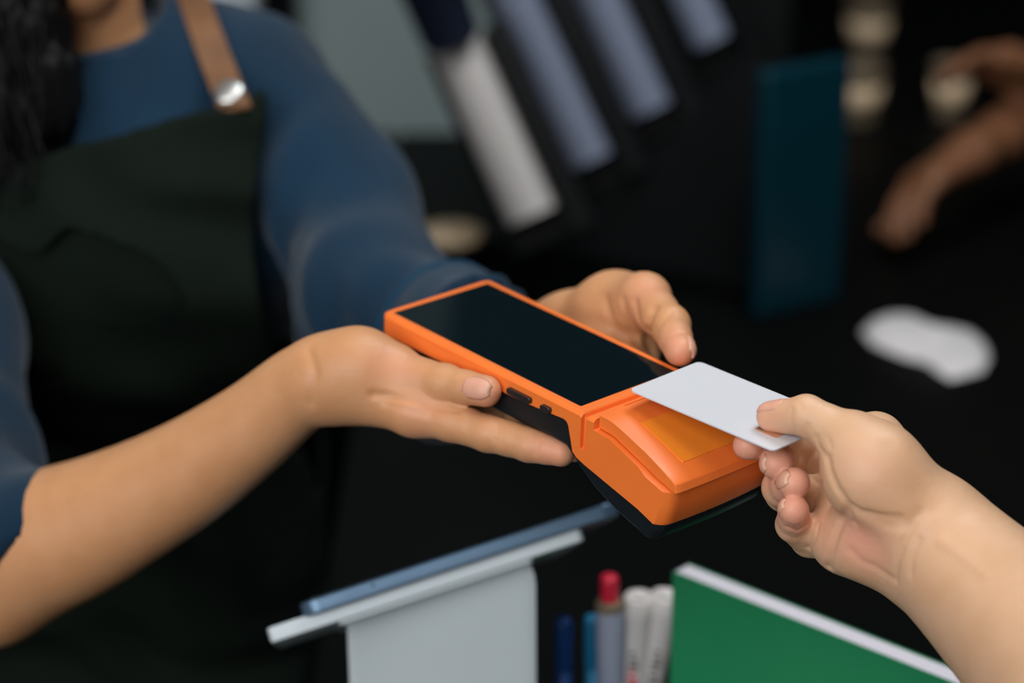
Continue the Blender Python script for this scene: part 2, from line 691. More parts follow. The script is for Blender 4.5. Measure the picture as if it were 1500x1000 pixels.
def nail(fig, dip, tip, dorsal, r, width, length, parent, start=0.45):
    """a curved plate lying on the surface of the last joint"""
    dip, tip = np.asarray(dip), np.asarray(tip)
    ax = nrm(tip - dip)
    dn = nrm(np.asarray(dorsal) - ax * (np.asarray(dorsal) @ ax))
    sd = np.cross(ax, dn)
    nu, nv = 11, 11
    end = np.linalg.norm(tip - dip) + r * 0.80
    C_, D_, Lf = [], [], []
    for j in range(nv):
        v = j / (nv - 1)
        c = dip + ax * (end - length * (1 - v))
        wv = width * (0.90 + 0.10 * math.sin(v * math.pi))
        if v < 0.2: wv *= 0.72 + 0.28 * math.sqrt(v / 0.2)
        if v > 0.8: wv *= 0.70 + 0.30 * math.sqrt(max(0, 1 - (v - 0.8) / 0.2))
        for i in range(nu):
            u = 2 * i / (nu - 1) - 1
            an = u * min(1.35, wv / 2 / r)
            C_.append(c)
            D_.append(dn * math.cos(an) + sd * math.sin(an))
            lift = 0.00035 * (1 - abs(u) ** 3) - 0.00028 * abs(u) ** 4
            if v > 0.85: lift += 0.0002
            if v < 0.12: lift -= 0.0004
            Lf.append(lift)
    C_, D_, Lf = np.array(C_), np.array(D_), np.array(Lf)
    tt = C_ + D_ * r * 2.0
    for _ in range(18):
        tt = tt - D_ * (fig(tt) * 0.8)[:, None]
        low = ((tt - C_) * D_).sum(1) < r * 0.3
        tt[low] = C_[low] + D_[low] * r * 0.3
    V = tt + D_ * Lf[:, None]
    V = np.array(V)
    F = [(j * nu + i, j * nu + i + 1, (j + 1) * nu + i + 1, (j + 1) * nu + i) for j in range(nv - 1) for i in range(nu - 1)]
    o = mesh_obj('fingernail', V, F, M['nail'], parent)
    fix_normals(o)
    me = o.data
    me.materials.append(M['nail_edge'])
    for p in me.polygons:
        if p.index >= (nv - 2) * (nu - 1):
            p.material_index = 1
    so = o.modifiers.new('thick', 'SOLIDIFY')
    so.thickness = 0.0005
    so.offset = 0
    return o


# ------------------------------------------------------------------ the setting
ZC = 0.88
fl = mesh_obj('floor', *box_geo((-4, -2.5, -0.05), (5, 6.0, 0.0)), M['floor'], smooth=False)
tag(fl, 'dark floor of the coffee bar', None, kind='structure')
wb = mesh_obj('wall_back', *box_geo((-4, 2.86, 0), (0.0, 2.96, 3.0)), M['wall'], smooth=False)
tag(wb, 'plain grey wall behind the counter', None, kind='structure')
wd = mesh_obj('dark_room_sheet', *box_geo((0.0, 2.86, 0), (0.335, 2.96, 3.0)), M['wall_dark'], smooth=False)  # added black sheet in place of the unlit room behind the rack
tag(wd, 'black sheet standing in for the dark room behind the cup rack', None, kind='structure')
wf = mesh_obj('wall_far', *box_geo((0.33, 5.2, 0), (5, 5.3, 3.0)), M['wall_dark'], smooth=False)
tag(wf, 'dark far wall of the room', None, kind='structure')


pa, pb = P(396, 20, 2.95), P(442, 20, 2.95)
tm = mesh_obj('trim_1', *box_geo((pa[0], 2.82, ZC), (pb[0], 2.86, 3.0)), M['rack'], smooth=False)
tag(tm, 'black upright post on the grey wall', None, kind='structure')
da, db_ = P(318, 8, 2.9), P(384, 8, 2.9)
dsp = empty('towel_dispenser', ((da[0] + db_[0]) / 2, 2.80, da[2]), 'white wall dispenser above the shoulder of the person in the apron', 'dispenser')
o = mesh_obj('dispenser_body', *box_geo((da[0], 2.75, da[2]), (db_[0], 2.86, da[2] + .22)), M['white_stand'], dsp, smooth=False)
bevel(o, .008, 3)
o = mesh_obj('dispenser_slot', *box_geo((da[0] + .01, 2.747, da[2] + .02), (db_[0] - .01, 2.752, da[2] + .028)), M['rack'], dsp, smooth=False)


# ------------------------------------------------------------------ counters
def counter(name, label, lo, hi):
    e = empty(name, ((lo[0] + hi[0]) / 2, (lo[1] + hi[1]) / 2, 0), label, 'counter')
    t = mesh_obj('worktop', *box_geo((lo[0], lo[1], ZC - 0.04), (hi[0], hi[1], ZC)), M['counter'], e, smooth=False)
    bevel(t, 0.003, 2)
    b = mesh_obj('base_cabinet', *box_geo((lo[0] + 0.02, lo[1] + 0.03, 0.0), (hi[0] - 0.02, hi[1] - 0.03, ZC - 0.04)), M['rack'], e, smooth=False)
    return e


counter('service_counter', 'long black service counter under the tablet stand and pens', (-1.6, 0.80, 0), (2.4, 1.42, 0))
counter('back_counter', 'black counter with the cup rack and white napkin on it', (-0.14, 1.425, 0), (0.66, 2.85, 0))
counter('wall_counter', 'dark counter running along the grey wall behind the person in the apron', (-1.6, 2.20, 0), (-0.145, 2.85, 0))
counter('end_counter', 'black counter end with beige cups beyond the cup rack', (0.345, 2.855, 0), (0.95, 3.9, 0))

# ------------------------------------------------------------------ payment terminal
SC = 0.966
T_ROT = np.array([[0.68323346, 0.72805839, 0.05340905], [-0.33331392, 0.24562872, 0.91049866], [0.65026754, -0.63932974, 0.4101843]])
T_LOC = np.array([-0.06294985, 0.01525535, -1.28746653]) * SC
term = empty('payment_terminal', (0, 0, 0), 'orange handheld payment terminal with a black screen resting in two hands', 'payment terminal')
U_, _, Vt_ = np.linalg.svd(RC @ T_ROT)
TR = U_ @ Vt_
TL = CAM + RC @ T_LOC
mw = Matrix([list(TR[i]) + [TL[i]] for i in range(3)] + [[0, 0, 0, 1]])
term.matrix_world = mw
mm = SC / 1000.0


def TW(x, y, z):
    """terminal coordinates (mm along, across, up) to world"""
    return TL + TR @ (np.array([x, y, z]) * mm)


def loft(name, slices, mat, parent, bev=0.0, ang=30):
    """slices: list of (y, [(x, z), ...]) with equal counts"""
    n = len(slices[0][1])
    V, F = [], []
    for y, pr in slices:
        V += [(x * mm, y * mm, z * mm) for x, z in pr]
    for s in range(len(slices) - 1):
        for i in range(n):
            k = (i + 1) % n
            F.append((s * n + i, s * n + k, (s + 1) * n + k, (s + 1) * n + i))
    F.append(tuple(range(n)))
    F.append(tuple((len(slices) - 1) * n + i for i in range(n - 1, -1, -1)))
    o = mesh_obj(name, V, F, mat, parent, smooth=False, local=True)
    fix_normals(o)
    if bev:
        m = o.modifiers.new('bevel', 'BEVEL')
        m.width = bev * mm
        m.segments = 2
        m.limit_method = 'ANGLE'
        m.angle_limit = math.radians(ang)
        m.harden_normals = True
        o.data.polygons.foreach_set('use_smooth', [True] * len(o.data.polygons))
        o.data.set_sharp_from_angle(angle=math.radians(ang))
    return o


YC, YH = 34.0, 39.5


def plan(x, y, k=1.0):
    """round the body in plan: convex nose, rounded corners"""
    s = abs(y - YC) / YH
    if x > 190:
        x = x - k * (2.0 * s * s + 4.6 * max(0, (s - 0.84) / 0.16) ** 2.2) * min(1, (x - 190) / 10)
    if x < 8:
        x = x + 5.0 * max(0, (s - 0.84) / 0.16) ** 2.4 * min(1, (8 - x) / 8)
    return x


def housing_profile(y):
    ed = min(y - (YC - YH), (YC + YH) - y)
    top = -1.7 * (1 - min(1, ed / 2.2)) ** 1.4
    gz = -19.0 if ed < 2.6 else -3.0
    lidz = 0
    pr = [(-5.5, top - 1.2), (-3.8, top), (20, top), (70, top), (120, top), (147.2, top), (148.0, top - 0.8), (148.6, gz), (151.0, gz), (151.6, top - 0.6), (152.4, top), (156.6, top),
          (157.0, -5.4), (168, -6.0), (178, -9.4), (188, -12.8), (200, -16.4), (211.4, -19.4), (211.0, -26), (208.6, -37.2), (207.4, -38.8),
          (190, -35.2), (170, -30.6), (152.5, -26.6), (146.5, -24.8), (143.6, -22.6), (141.5, -16), (139.5, -9.8), (138.2, -8.2), (136, -7.6), (110, -9.4), (60, -10.4), (0, -11), (-4.6, -10.8), (-5.5, -9.6)]
    return [(plan(x, y), z) for x, z in pr]


def ysl(inset=0.0):
    e = [0, 0.5, 1.1, 1.8, 2.5, 2.7, 4, 6, 8, 11, 15, 20, 27, 34]
    ys = [YC - YH + a for a in e] + [YC] + [YC + YH - a for a in reversed(e)]
    return [YC + (y - YC) * (YH - inset) / YH for y in ys]


housing = loft('housing', [(y, housing_profile(y)) for y in ysl()], M['orange'], term, 0.35, 28)


def lid_profile(y):
    ed = min(y - (YC - YH + 2.0), (YC + YH - 2.0) - y)
    c = 0.0
    top = [(157.8, 2.2), (163, 2.3), (167, 1.8), (171, 0.8), (176, -0.7), (182, -2.6), (190, -5.2), (198, -8.0), (205, -10.9), (210.6, -13.4)]
    pr = [(x, z + c) for x, z in top] + [(211.8, -14.4), (213.2, -18.4), (212.4, -19.2), (200, -15.6), (188, -12.0), (178, -8.6), (168, -5.2), (157.8, -4.6)]
    return [(plan(x, y, 0.45), z) for x, z in pr]


lid = loft('printer_lid', [(y, lid_profile(y)) for y in ysl(2.6)], M['orange'], term, 0.40, 20)
lid['label'] = 'curved orange printer lid'


def lid_z(x):
    xs = [157.8, 163, 167, 171, 176, 182, 190, 198, 205, 210.6]
    zs = [2.2, 2.3, 1.8, 0.8, -0.7, -2.6, -5.2, -8.0, -10.9, -13.4]
    return float(np.interp(x, xs, zs))


def lid_plate(name, x0, x1, y0, y1, h, mat, n=10, side=1.0):
    V, F = [], []
    for i in range(n + 1):
        x = x0 + (x1 - x0) * i / n
        for y, z in ((y0, lid_z(x) - side), (y0, lid_z(x) + h), (y1, lid_z(x) + h), (y1, lid_z(x) - side)):
            V.append((x * mm, y * mm, z * mm))
    for i in range(n):
        for k in range(3):
            F.append((i * 4 + k, i * 4 + k + 1, i * 4 + 5 + k, i * 4 + 4 + k))
    F.append((0, 1, 2, 3))
    F.append((n * 4 + 3, n * 4 + 2, n * 4 + 1, n * 4))
    o = mesh_obj(name, V, F, mat, lid, smooth=False, local=True)
    fix_normals(o)
    return o


lid_plate('paper_window', 173.5, 202.5, 10.5, 53, 0.45, M['orange_window'])
for (a, b, y0, y1) in ((154.0, 155.2, 18, 58),):
    v, f = box_geo((a * mm, y0 * mm, -0.5 * mm), (b * mm, y1 * mm, 0.7 * mm))
    mesh_obj('hinge_bar', v, f, M['orange'], term, smooth=False, local=True)
v, f = box_geo((161.0 * mm, 30 * mm, 1.2 * mm), (162.2 * mm, 58 * mm, 2.9 * mm))
mesh_obj('lid_rib', v, f, M['orange'], lid, smooth=False, local=True)


def shell_profile(y):
    ed = min(y - (YC - YH + 1.0), (YC + YH - 1.0) - y)
    c = 3.6 * (1 - min(1, ed / 5.0)) ** 1.7
    bot = [(207.0, -41.5), (205, -46.0 + c * .4), (199, -50.5 + c * .7), (190, -49.5 + c), (175, -45.5 + c), (160, -39.5 + c), (148, -32 + c), (138, -24.5 + c), (126, -24 + c), (110, -24.5 + c), (60, -24.5 + c), (6, -24 + c), (-1.5, -20.5 + c * .7), (-4.0, -14 + c * .2)]
    top = [(-4.0, -9.5), (60, -9), (136, -7), (150, -24), (170, -29), (190, -33), (207.0, -37)]
    return [(plan(x, y), z) for x, z in top + bot]


shell = loft('back_shell', [(y, shell_profile(y)) for y in ysl(1.0)], M['black_plastic'], term, 0.5, 35)
shell['label'] = 'black lower shell'


def rounded_slab(name, x0, x1, y0, y1, z0, z1, r, mat, parent, n=6, bev=0.0, local=True, tf=None):
    pts = []
    for cx, cy, a0 in ((x1 - r, y1 - r, 0), (x0 + r, y1 - r, 90), (x0 + r, y0 + r, 180), (x1 - r, y0 + r, 270)):
        for i in range(n + 1):
            t = math.radians(a0 + 90 * i / n)
            pts.append((cx + r * math.cos(t), cy + r * math.sin(t)))
    m = len(pts)
    V = [(x, y, z0) for x, y in pts] + [(x, y, z1) for x, y in pts]
    F = [tuple(range(m - 1, -1, -1)), tuple(range(m, 2 * m))] + [(i, (i + 1) % m, m + (i + 1) % m, m + i) for i in range(m)]
    if tf is not None:
        V = [tf(*q) for q in V]
    o = mesh_obj(name, V, F, mat, parent, smooth=False, local=local)
    if bev:
        bevel(o, bev, 2, 40)
    return o


rounded_slab('screen', 0, 142 * mm, 0, 68 * mm, -0.6 * mm, 0.12 * mm, 0.8 * mm, M['glass_black'], term, 3)
for x0, x1 in ((96.5, 113.5), (121, 127.6)):
    v = rounded_slab('side_button', x0 * mm, x1 * mm, -8.6 * mm, -5.4 * mm, -6.9 * mm, -4.0 * mm, 1.2 * mm, M['button'], term, 5, 0.25 * mm,
                     tf=lambda x, y, z: (x, z - 0.9 * mm, y + 0.6 * mm))
v, f = lathe_geo((201 * mm, 66 * mm, -42.5 * mm), (1, 0.35, 0), [(0.0, 1.8 * mm), (2.0 * mm, 1.6 * mm), (2.6 * mm, 0.6 * mm), (2.6 * mm, -3 * mm)], 16)
mesh_obj('charging_contact', v, f, M['metal'], term, local=True)

# ------------------------------------------------------------------ bank card
cA, cB, cC = P(921, 571, 1.1464), P(1024, 530, 1.1842), P(1133, 661, 1.0951)
cx, cy = nrm(cC - cA), nrm(cB - cA)
cz = nrm(np.cross(cx, cy))
cy = np.cross(cz, cx)
card = empty('bank_card', cA, 'blank white bank card held above the printer lid of the terminal', 'bank card')
ctf = lambda x, y, z: tuple(cx * x + cy * y + cz * z)
rounded_slab('card_body', 0, .0856, 0, .05398, -.00045, .00045, .0032, M['card'], card, 6, 0.00012, tf=ctf)
rounded_slab('chip', .0655, .0785, .0115, .0225, .0004, .00058, .0015, M['chip'], card, 4, tf=ctf)
for k in range(3):
    y = .0128 + k * .0027
    rounded_slab('chip_contact', .0664, .0706, y, y + .0019, .00055, .00066, .0004, M['metal'], card, 2, tf=ctf)


def at_gap(px, py, gap):
    """point seen at (px, py) that lies gap above (or below) the card"""
    r = P(px, py, 1.0) - CAM
    return CAM + r * (((cA - CAM) @ cz + gap) / (r @ cz))


def card_gap(p):
    return float((np.asarray(p) - cA) @ cz)


# ------------------------------------------------------------------ cashier
cashier = empty('person', (P(190, 700, 1.70)[0], P(190, 700, 1.70)[1], 0.0),
                'person in blue shirt and dark green apron holding out the payment terminal', 'person')


def offs(p, d):
    return np.asarray(p) + d


# --- hand on the near side of the terminal (its thumb lies along the edge)
tY, tZ, tX = TR[:, 1], TR[:, 2], TR[:, 0]
dep = CD(0, 0, -1)
fa = [P(-25, 850, 1.350), P(50, 800, 1.335), P(130, 768, 1.315), P(260, 701, 1.285), P(364, 630, 1.257), P(440, 567, 1.237), P(490, 552, 1.228)]
fr = [.034, .0335, .0300, .0238, .0185, .0150, .0158]
base = Group(0.012)
base.schain(fa, fr, 4)
base.schain([offs(q, dep * .016) for q in fa], [r * .92 for r in fr])
base.cap(P(-25, 850, 1.35), P(-112, 520, 1.485), .034, .033)
base.cap(P(490, 552, 1.228), P(527, 541, 1.222), .0180, .0182)
base.cap(P(527, 541, 1.222), P(572, 547, 1.2205), .0182, .0135)
base.cap(P(490, 556, 1.235), P(606, 601, 1.2105), .0165, .0118)
base.cap(P(500, 556, 1.250), P(650, 600, 1.2260), .0170, .0112)
base.cap(P(500, 550, 1.262), P(680, 592, 1.2420), .0160, .0108)
base.cap(P(500, 545, 1.272), P(705, 582, 1.2590), .0150, .0100)
idx = [P(608, 601, 1.2095), P(715, 635, 1.1895), P(775, 652, 1.1800), P(822, 664, 1.1730)]
thumb_pts = [P(545, 545, 1.2225), P(582, 548, 1.2185), P(652, 562, 1.2020), P(712, 573, 1.1850)]
f_thumb = finger(thumb_pts, [.0130, .0118, .0096, .0076], CD(0.1, 0.2, -1), 0.0012)
f_idx = finger(idx, [.0118, .0088, .0079, .0064], CD(.1, 1, -.2), 0.0012)
fing = [f_thumb, f_idx]
for k, (sh, sc_) in enumerate(((0.021, 1.06), (0.041, 1.0), (0.060, 0.82))):
    st = idx[0] + tY * (sh + .010) + dep * 0.002 - tZ * .006
    pts = [st]
    for a, b in zip(idx[:-1], idx[1:]):
        pts.append(pts[-1] + (b - a) * sc_)
    fing.append(finger(pts, [.0108, .0090, .0080, .0066], CD(.1, 1, -.2), 0.0012))
figR = Figure(base, fing, 0.009)
th_ax = nrm(thumb_pts[3] - thumb_pts[2])
for px, w in ((632, .5), (639, .9), (646, 1.0), (653, .9), (660, .5)):
    figR.line([(px, 551), (px + 3, 563), (px, 578)], 0.0006 * w, 0.0007, 1.0)
figR.line([(546, 578), (575, 581), (605, 586), (640, 596), (672, 601)], 0.0022, 0.0018, 1.0)
figR.line([(560, 590), (600, 600), (632, 606)], 0.0007, 0.0014, 1.0)
for px, py, w in ((728, 628, 1), (735, 632, .7), (786, 648, .9)):
    figR.line([(px, py - 14), (px + 3, py), (px - 2, py + 16)], 0.0008 * w, 0.0010, 1.0)
figR.line([(452, 512), (462, 545), (455, 590)], 0.0010, 0.0025, 1.0)
figR.spot(P(575, 530, 1.20), 0.012, 0.5)
figR.spot(P(712, 573, 1.176), 0.013, 0.7)
figR.spot(P(815, 662, 1.17), 0.014, 0.7)
figR.spot(P(620, 605, 1.20), 0.012, 0.4)

# --- hand behind the terminal (thumb on its far edge)
base2 = Group(0.014)
fo = [P(556, 470, 1.502), P(640, 505, 1.440), P(740, 512, 1.375), P(805, 500, 1.335), P(838, 482, 1.318)]
base2.chain(fo, [.036, .030, .023, .0180, .0165])
base2.chain([offs(q, dep * .014 + np.array([0, 0, -.008])) for q in fo], [.035, .029, .023, .0185, .018])
base2.chain([P(556, 470, 1.502), P(558, 452, 1.505), P(490, 288, 1.575), P(395, 160, 1.635)], [.034, .034, .032, .032])
base2.cap(P(838, 480, 1.318), P(900, 454, 1.292), .0168, .0175)
base2.cap(P(900, 454, 1.292), P(943, 438, 1.264), .0175, .0130)
base2.cap(P(838, 498, 1.318), P(925, 512, 1.288), .0170, .0125)
base2.cap(P(838, 510, 1.320), P(905, 536, 1.298), .0170, .0125)
base2.cap(P(838, 520, 1.325), P(885, 550, 1.308), .0160, .0115)
base2.cap(P(890, 472, 1.296), P(935, 482, 1.282), .0130, .0110)
lt = [P(925, 448, 1.272), P(945, 438, 1.2560), P(981, 476, 1.2270), P(997, 514, 1.2020)]
f2 = [finger(lt, [.0140, .0124, .0102, .0074], CD(-.7, -.5, -.3), 0.0012)]
for x, ln, y0, zz in ((128, 1.0, 84, -33), (106, 1.05, 86, -33), (84, 1.0, 86, -33), (64, .8, 84, -32)):
    pts = [TW(x, y0, zz), TW(x + 2, y0 - 36 * ln, zz + 1), TW(x + 3, y0 - 60 * ln, zz + 2), TW(x + 3, y0 - 76 * ln, zz + 2.5)]
    f2.append(finger(pts, [.0115, .0088, .0078, .0064], tZ, .001))
    base2.cap(P(870, 515, 1.305), TW(x, y0, zz), .0150, .0112)
figL = Figure(base2, f2, 0.008)
figL.line([(957, 452), (950, 468), (949, 488), (954, 508)], 0.0045, 0.0028, 1.05)
figL.line([(930, 442), (934, 465), (946, 494)], 0.0020, 0.0020, 1.05)
figL.line([(912, 440), (918, 470), (932, 500)], 0.0018, 0.0022, 1.05)
figL.line([(886, 440), (894, 468), (912, 496)], 0.0022, 0.0030, 1.05)
figL.line([(985, 455), (972, 470), (962, 486)], 0.0008, 0.0012, 1.05)
figL.line([(1000, 486), (985, 490), (972, 498)], 0.0007, 0.0010, 1.05)
figL.spot(P(992, 508, 1.198), 0.014, 0.8)
figL.spot(P(948, 426, 1.245), 0.012, 0.5)

H_ARM = 0.0015


def cut_plane(fig, pt, n):
    n = nrm(n)
    return lambda p: np.maximum(fig(p), (p - pt) @ n)


VR, FR = surface_net(figR, *figR.bounds(), H_ARM)
VL, FL = surface_net(figL, *figL.bounds(), H_ARM)

# --- head, neck and trunk under the clothes
NB = P(95, 95, 1.615)
HC = P(70, -250, 1.535)
trunk = Group(0.02)
trunk.cap(P(300, 200, 1.64), P(-110, 230, 1.62), .060, .060)
trunk.cap(P(250, 330, 1.66), P(-30, 350, 1.65), .075, .075)
trunk.cap(P(260, 700, 1.74), P(30, 720, 1.74), .080, .080)
trunk.cap(P(190, 300, 1.67), P(160, 720, 1.75), .085, .085)
trunk.chain([P(-120, 245, 1.615), P(-175, 260, 1.595), P(-112, 520, 1.485)], [.034, .034, .032])
trunk.chain([P(340, 180, 1.645), P(490, 288, 1.575), P(558, 452, 1.505)], [.030, .028, .030])
trunk.cap(NB, P(80, -110, 1.565), .046, .043)
# head: skull, jaw, nose, brow, lips, ears
hu, hf, hr = np.array([0, 0, 1.0]), nrm(np.array([.55, -.80, -.25])), None
hr = nrm(np.cross(hf, hu)); hu = np.cross(hr, hf)
HD = lambda r, f_, u: HC + hr * r + hf * f_ + hu * u
head = Group(0.022)
head.cap(HD(0, -.02, .035), HD(0, .005, .03), .078, .076)
head.cap(HD(0, .035, -.02), HD(0, .052, -.075), .052, .030)
head.cap(HD(.03, .02, -.05), HD(-.03, .02, -.05), .035, .035)
headf = [Group(.008).cap(HD(0, .085, .005), HD(0, .103, -.024), .008, .0105),
         Group(.006).cap(HD(-.016, .080, -.052), HD(.016, .080, -.052), .006, .006),
         Group(.006).cap(HD(-.016, .078, -.061), HD(.016, .078, -.061), .0065, .0065)]
for s in (-1, 1):
    headf.append(Group(.006).cap(HD(s * .074, -.01, .015), HD(s * .074, -.005, -.02), .012, .008))
    headf.append(Group(.006).cap(HD(s * .02, .073, .022), HD(s * .042, .062, .024), .008, .007))
    headf.append(Group(.006).ball(HD(s * .032, .062, .006), .013))
figH = Figure(trunk, [head] + headf, 0.02, 0.010)
VT, FT = surface_net(figH, *figH.bounds(), 0.005)
VB = np.concatenate([VR, VL, VT])
FB = np.concatenate([FR, FL + len(VR), FT + len(VR) + len(VL)])
body = fast_mesh('body', VB, FB, M['skin_cashier'], cashier)
paint(body, VB, figR.spots + figL.spots + [(HD(s_, .084, -.056), .011, 1.0) for s_ in (-.012, 0, .012)])
nail(f_thumb, thumb_pts[2], thumb_pts[3], CD(-.02, .12, 1), .0078, .0128, .0150, body)
nail(f2[0], lt[2], lt[3], CD(.92, .35, -.10), .0074, .0115, .0125, body)

for s_ in (-1, 1):
    q = np.array([HD(s_ * (.018 + .030 * t), .0775 - .018 * t * t, .0005 + .004 * t) for t in np.linspace(0, 1, 8)])
    v, f = tube_geo(q, [.0008, .0011, .0013, .0013, .0013, .0012, .0010, .0006], 6)
    mesh_obj('eyelashes', v, f, M['hair'], body)
    q = np.array([HD(s_ * (.016 + .036 * t), .0815 - .020 * t * t, .029 + .006 * math.sin(t * 3)) for t in np.linspace(0, 1, 8)])
    v, f = tube_geo(q, [.0022, .0030, .0032, .0032, .0028, .0024, .0018, .0008], 8)
    mesh_obj('eyebrow', v, f, M['hair'], body)

# --- shirt
def folds(p, seedv, amp, freq):
    r = np.random.default_rng(seedv)
    d = np.zeros(len(p))
    for i in range(5):
        k = nrm(r.normal(size=3)) * freq * (0.6 + 0.9 * r.random())
        k2 = nrm(r.normal(size=3)) * freq * 0.5
        d += np.sin(p @ k + 1.3 * np.sin(p @ k2 + r.random() * 6) + r.random() * 6)
    return amp * d / 5


def drape(p, axis, tilt, wl, amp, seedv):
    """soft cloth folds running across the axis, bent by a slow wobble"""
    r = np.random.default_rng(seedv)
    a = nrm(axis)
    k = nrm(a + np.asarray(tilt)) * 2 * math.pi / wl
    w1_, w2_ = nrm(r.normal(size=3)) * 26, nrm(r.normal(size=3)) * 41
    ph = p @ k + 2.0 * np.sin(p @ w1_ + r.random() * 6) + 1.1 * np.sin(p @ w2_ + r.random() * 6)
    am = .5 + .5 * np.sin(p @ (nrm(r.normal(size=3)) * 31) + r.random() * 6)
    return amp * np.sin(ph) * am


tors = Group(0.07)
tors.margin = 0.09
tors.cap(P(330, 175, 1.63), P(-140, 215, 1.61), .070, .070)
tors.cap(P(265, 330, 1.66), P(-50, 350, 1.65), .096, .096)
tors.cap(P(232, 700, 1.75), P(10, 720, 1.74), .102, .102)
tors.cap(P(228, 1020, 1.82), P(5, 1040, 1.82), .112, .112)
tors.cap(P(250, 340, 1.61), P(245, 350, 1.61), .066, .066)
tors.cap(P(60, 355, 1.60), P(55, 360, 1.60), .066, .066)
tors.cap(P(130, 110, 1.625), P(60, 115, 1.615), .060, .060)
slL = Group(0.03)
sl_pts = [P(385, 152, 1.635), P(490, 288, 1.575), P(558, 452, 1.505), P(690, 528, 1.415), P(770, 545, 1.35)]
slL.chain(sl_pts, [.050, .0430, .0460, .042, .040])
slR = Group(0.03)
sr_pts = [P(-180, 235, 1.60), P(-115, 500, 1.49), P(-28, 835, 1.352), P(60, 800, 1.33)]
slR.chain(sr_pts, [.062, .056, .0455, .0440])
hemL_n = nrm(sl_pts[3] - sl_pts[2])
hemL_p = P(705, 533, 1.41)
hemR_p = P(74, 738, 1.29)
hemR_n = CD(.72, -.68, .12)
neck_c = Group(0.01).cap(P(100, 75, 1.600), P(78, -120, 1.560), .058, .075)


class Shirt:
    def __call__(self, p):
        a = tors(p)
        fo_ = folds(p, 3, .006, 42) + drape(p, CD(1, .3, 0), CD(0, .2, .1), .055, -.003, 14)
        tl = np.maximum(slL(p) + folds(p, 11, .006, 58) + drape(p, sl_pts[1] - sl_pts[0], CD(.5, .2, .3) * .9, .070, -.0036, 4) + drape(p, sl_pts[2] - sl_pts[1], CD(.1, 1, .2) * .8, .050, -.0022, 9), (p - hemL_p) @ hemL_n)
        tr = np.maximum(slR(p) + folds(p, 5, .003, 50) + drape(p, sr_pts[1] - sr_pts[0], CD(.5, .5, .2), .06, -.003, 6), (p - hemR_p) @ hemR_n)
        d = smin(smin(a + fo_, tl, .025), tr, .025)
        d = np.maximum(d, -neck_c(p))
        return d


shirt = Shirt()
bl = [g.bounds() for g in (tors, slL, slR)]
slo, shi = np.min([b[0] for b in bl], 0), np.max([b[1] for b in bl], 0)
t_shirt = sdf_object('t_shirt', shirt, 0.0055, M['shirt'], cashier, slo, shi, None)

# collar band around the neck opening
na = nrm(P(78, -120, 1.56) - P(100, 75, 1.60))
cu, cw = ortho(na)
ring = []
for i in range(40):
    t = 2 * math.pi * i / 40
    di = cu * math.cos(t) + cw * math.sin(t)
    best = None
    ss = np.linspace(-.05, .16, 85)
    qq = P(100, 75, 1.60) + na * ss[:, None] + di * (.060 + np.maximum(0, ss) * .085)[:, None]
    hitk = np.nonzero(shirt(qq) > 0)[0]
    q = qq[-1]
    if len(hitk):
        best = qq[hitk[0]]
    ring.append(best if best is not None else q)
ring = np.array(ring)
for _ in range(6):
    ring = (np.roll(ring, 1, 0) + ring * 2 + np.roll(ring, -1, 0)) / 4
v, f = tube_geo(list(ring) + [ring[0]], .007, 10, False)
mesh_obj('collar', v, f, M['shirt'], t_shirt)


def hem_ring(pt, n, grp, rad, name, sdf_off):
    u, w = ortho(n)
    pts = []
    for i in range(36):
        t = 2 * math.pi * i / 36
        di = u * math.cos(t) + w * math.sin(t)
        qq = pt + di * np.linspace(0, .11, 90)[:, None]
        hk = np.nonzero(grp(qq) > sdf_off)[0]
        pts.append(qq[hk[0]] if len(hk) else qq[-1])
    pts.append(pts[0])
    v, f = tube_geo(pts, rad, 8, False)
    return mesh_obj(name, v, f, M['seam'], t_shirt)


hem_ring(sl_pts[2] * .35 + sl_pts[3] * .65, hemL_n, lambda q: shirt(q) if True else 0, .0022, 'sleeve_seam', -.0005)

# --- apron
AP_R = P(392, 300, 1.58)[0]
bibL, bibR = P(110, 190, 1.545), P(345, 128, 1.56)


class Apron:
    def __call__(self, p):
        under = tors(p) + folds(p, 3, .006, 42) + drape(p, CD(1, .3, 0), CD(0, .2, .1), .055, -.003, 14)
        lift = .008 + (folds(p, 21, .009, 34) + .009) + (drape(p, CD(.8, .5, 0), CD(.1, .2, .3), .095, -.006, 17) + .006)
        d = (np.abs(under - lift) - .0042) * .8
        x, y, z = p[:, 0], p[:, 1], p[:, 2]
        edge = AP_R + np.clip((1.12 - z), 0, 1) * .12 + .004 * np.sin(z * 40)
        d = np.maximum(d, x - edge)
        d = np.maximum(d, -(x + .50))
        topz = bibR[2] + (bibL[2] - bibR[2]) * (bibR[0] - x) / (bibR[0] - bibL[0])
        d = np.maximum(d, (z - topz) * .9)
        d = np.maximum(d, y - (1.72 + (1.2 - z) * .10))
        d = np.maximum(d, .55 - z)
        return d


lo, hi = tors.bounds()
apron = sdf_object('apron', Apron(), 0.004, M['apron'], cashier, lo - .02, hi + .02, None)


def hit(sdf, px, py, d0=1.3, d1=1.9):
    ds = np.linspace(d0, d1, 600)
    q = np.array([P(px, py, d) for d in ds])
    v = sdf(q)
    k = np.argmax(v < 0)
    return (q[k], ds[k]) if v[k] < 0 else (None, None)


ap = Apron()
both = lambda p: np.minimum(ap(p), shirt(p))


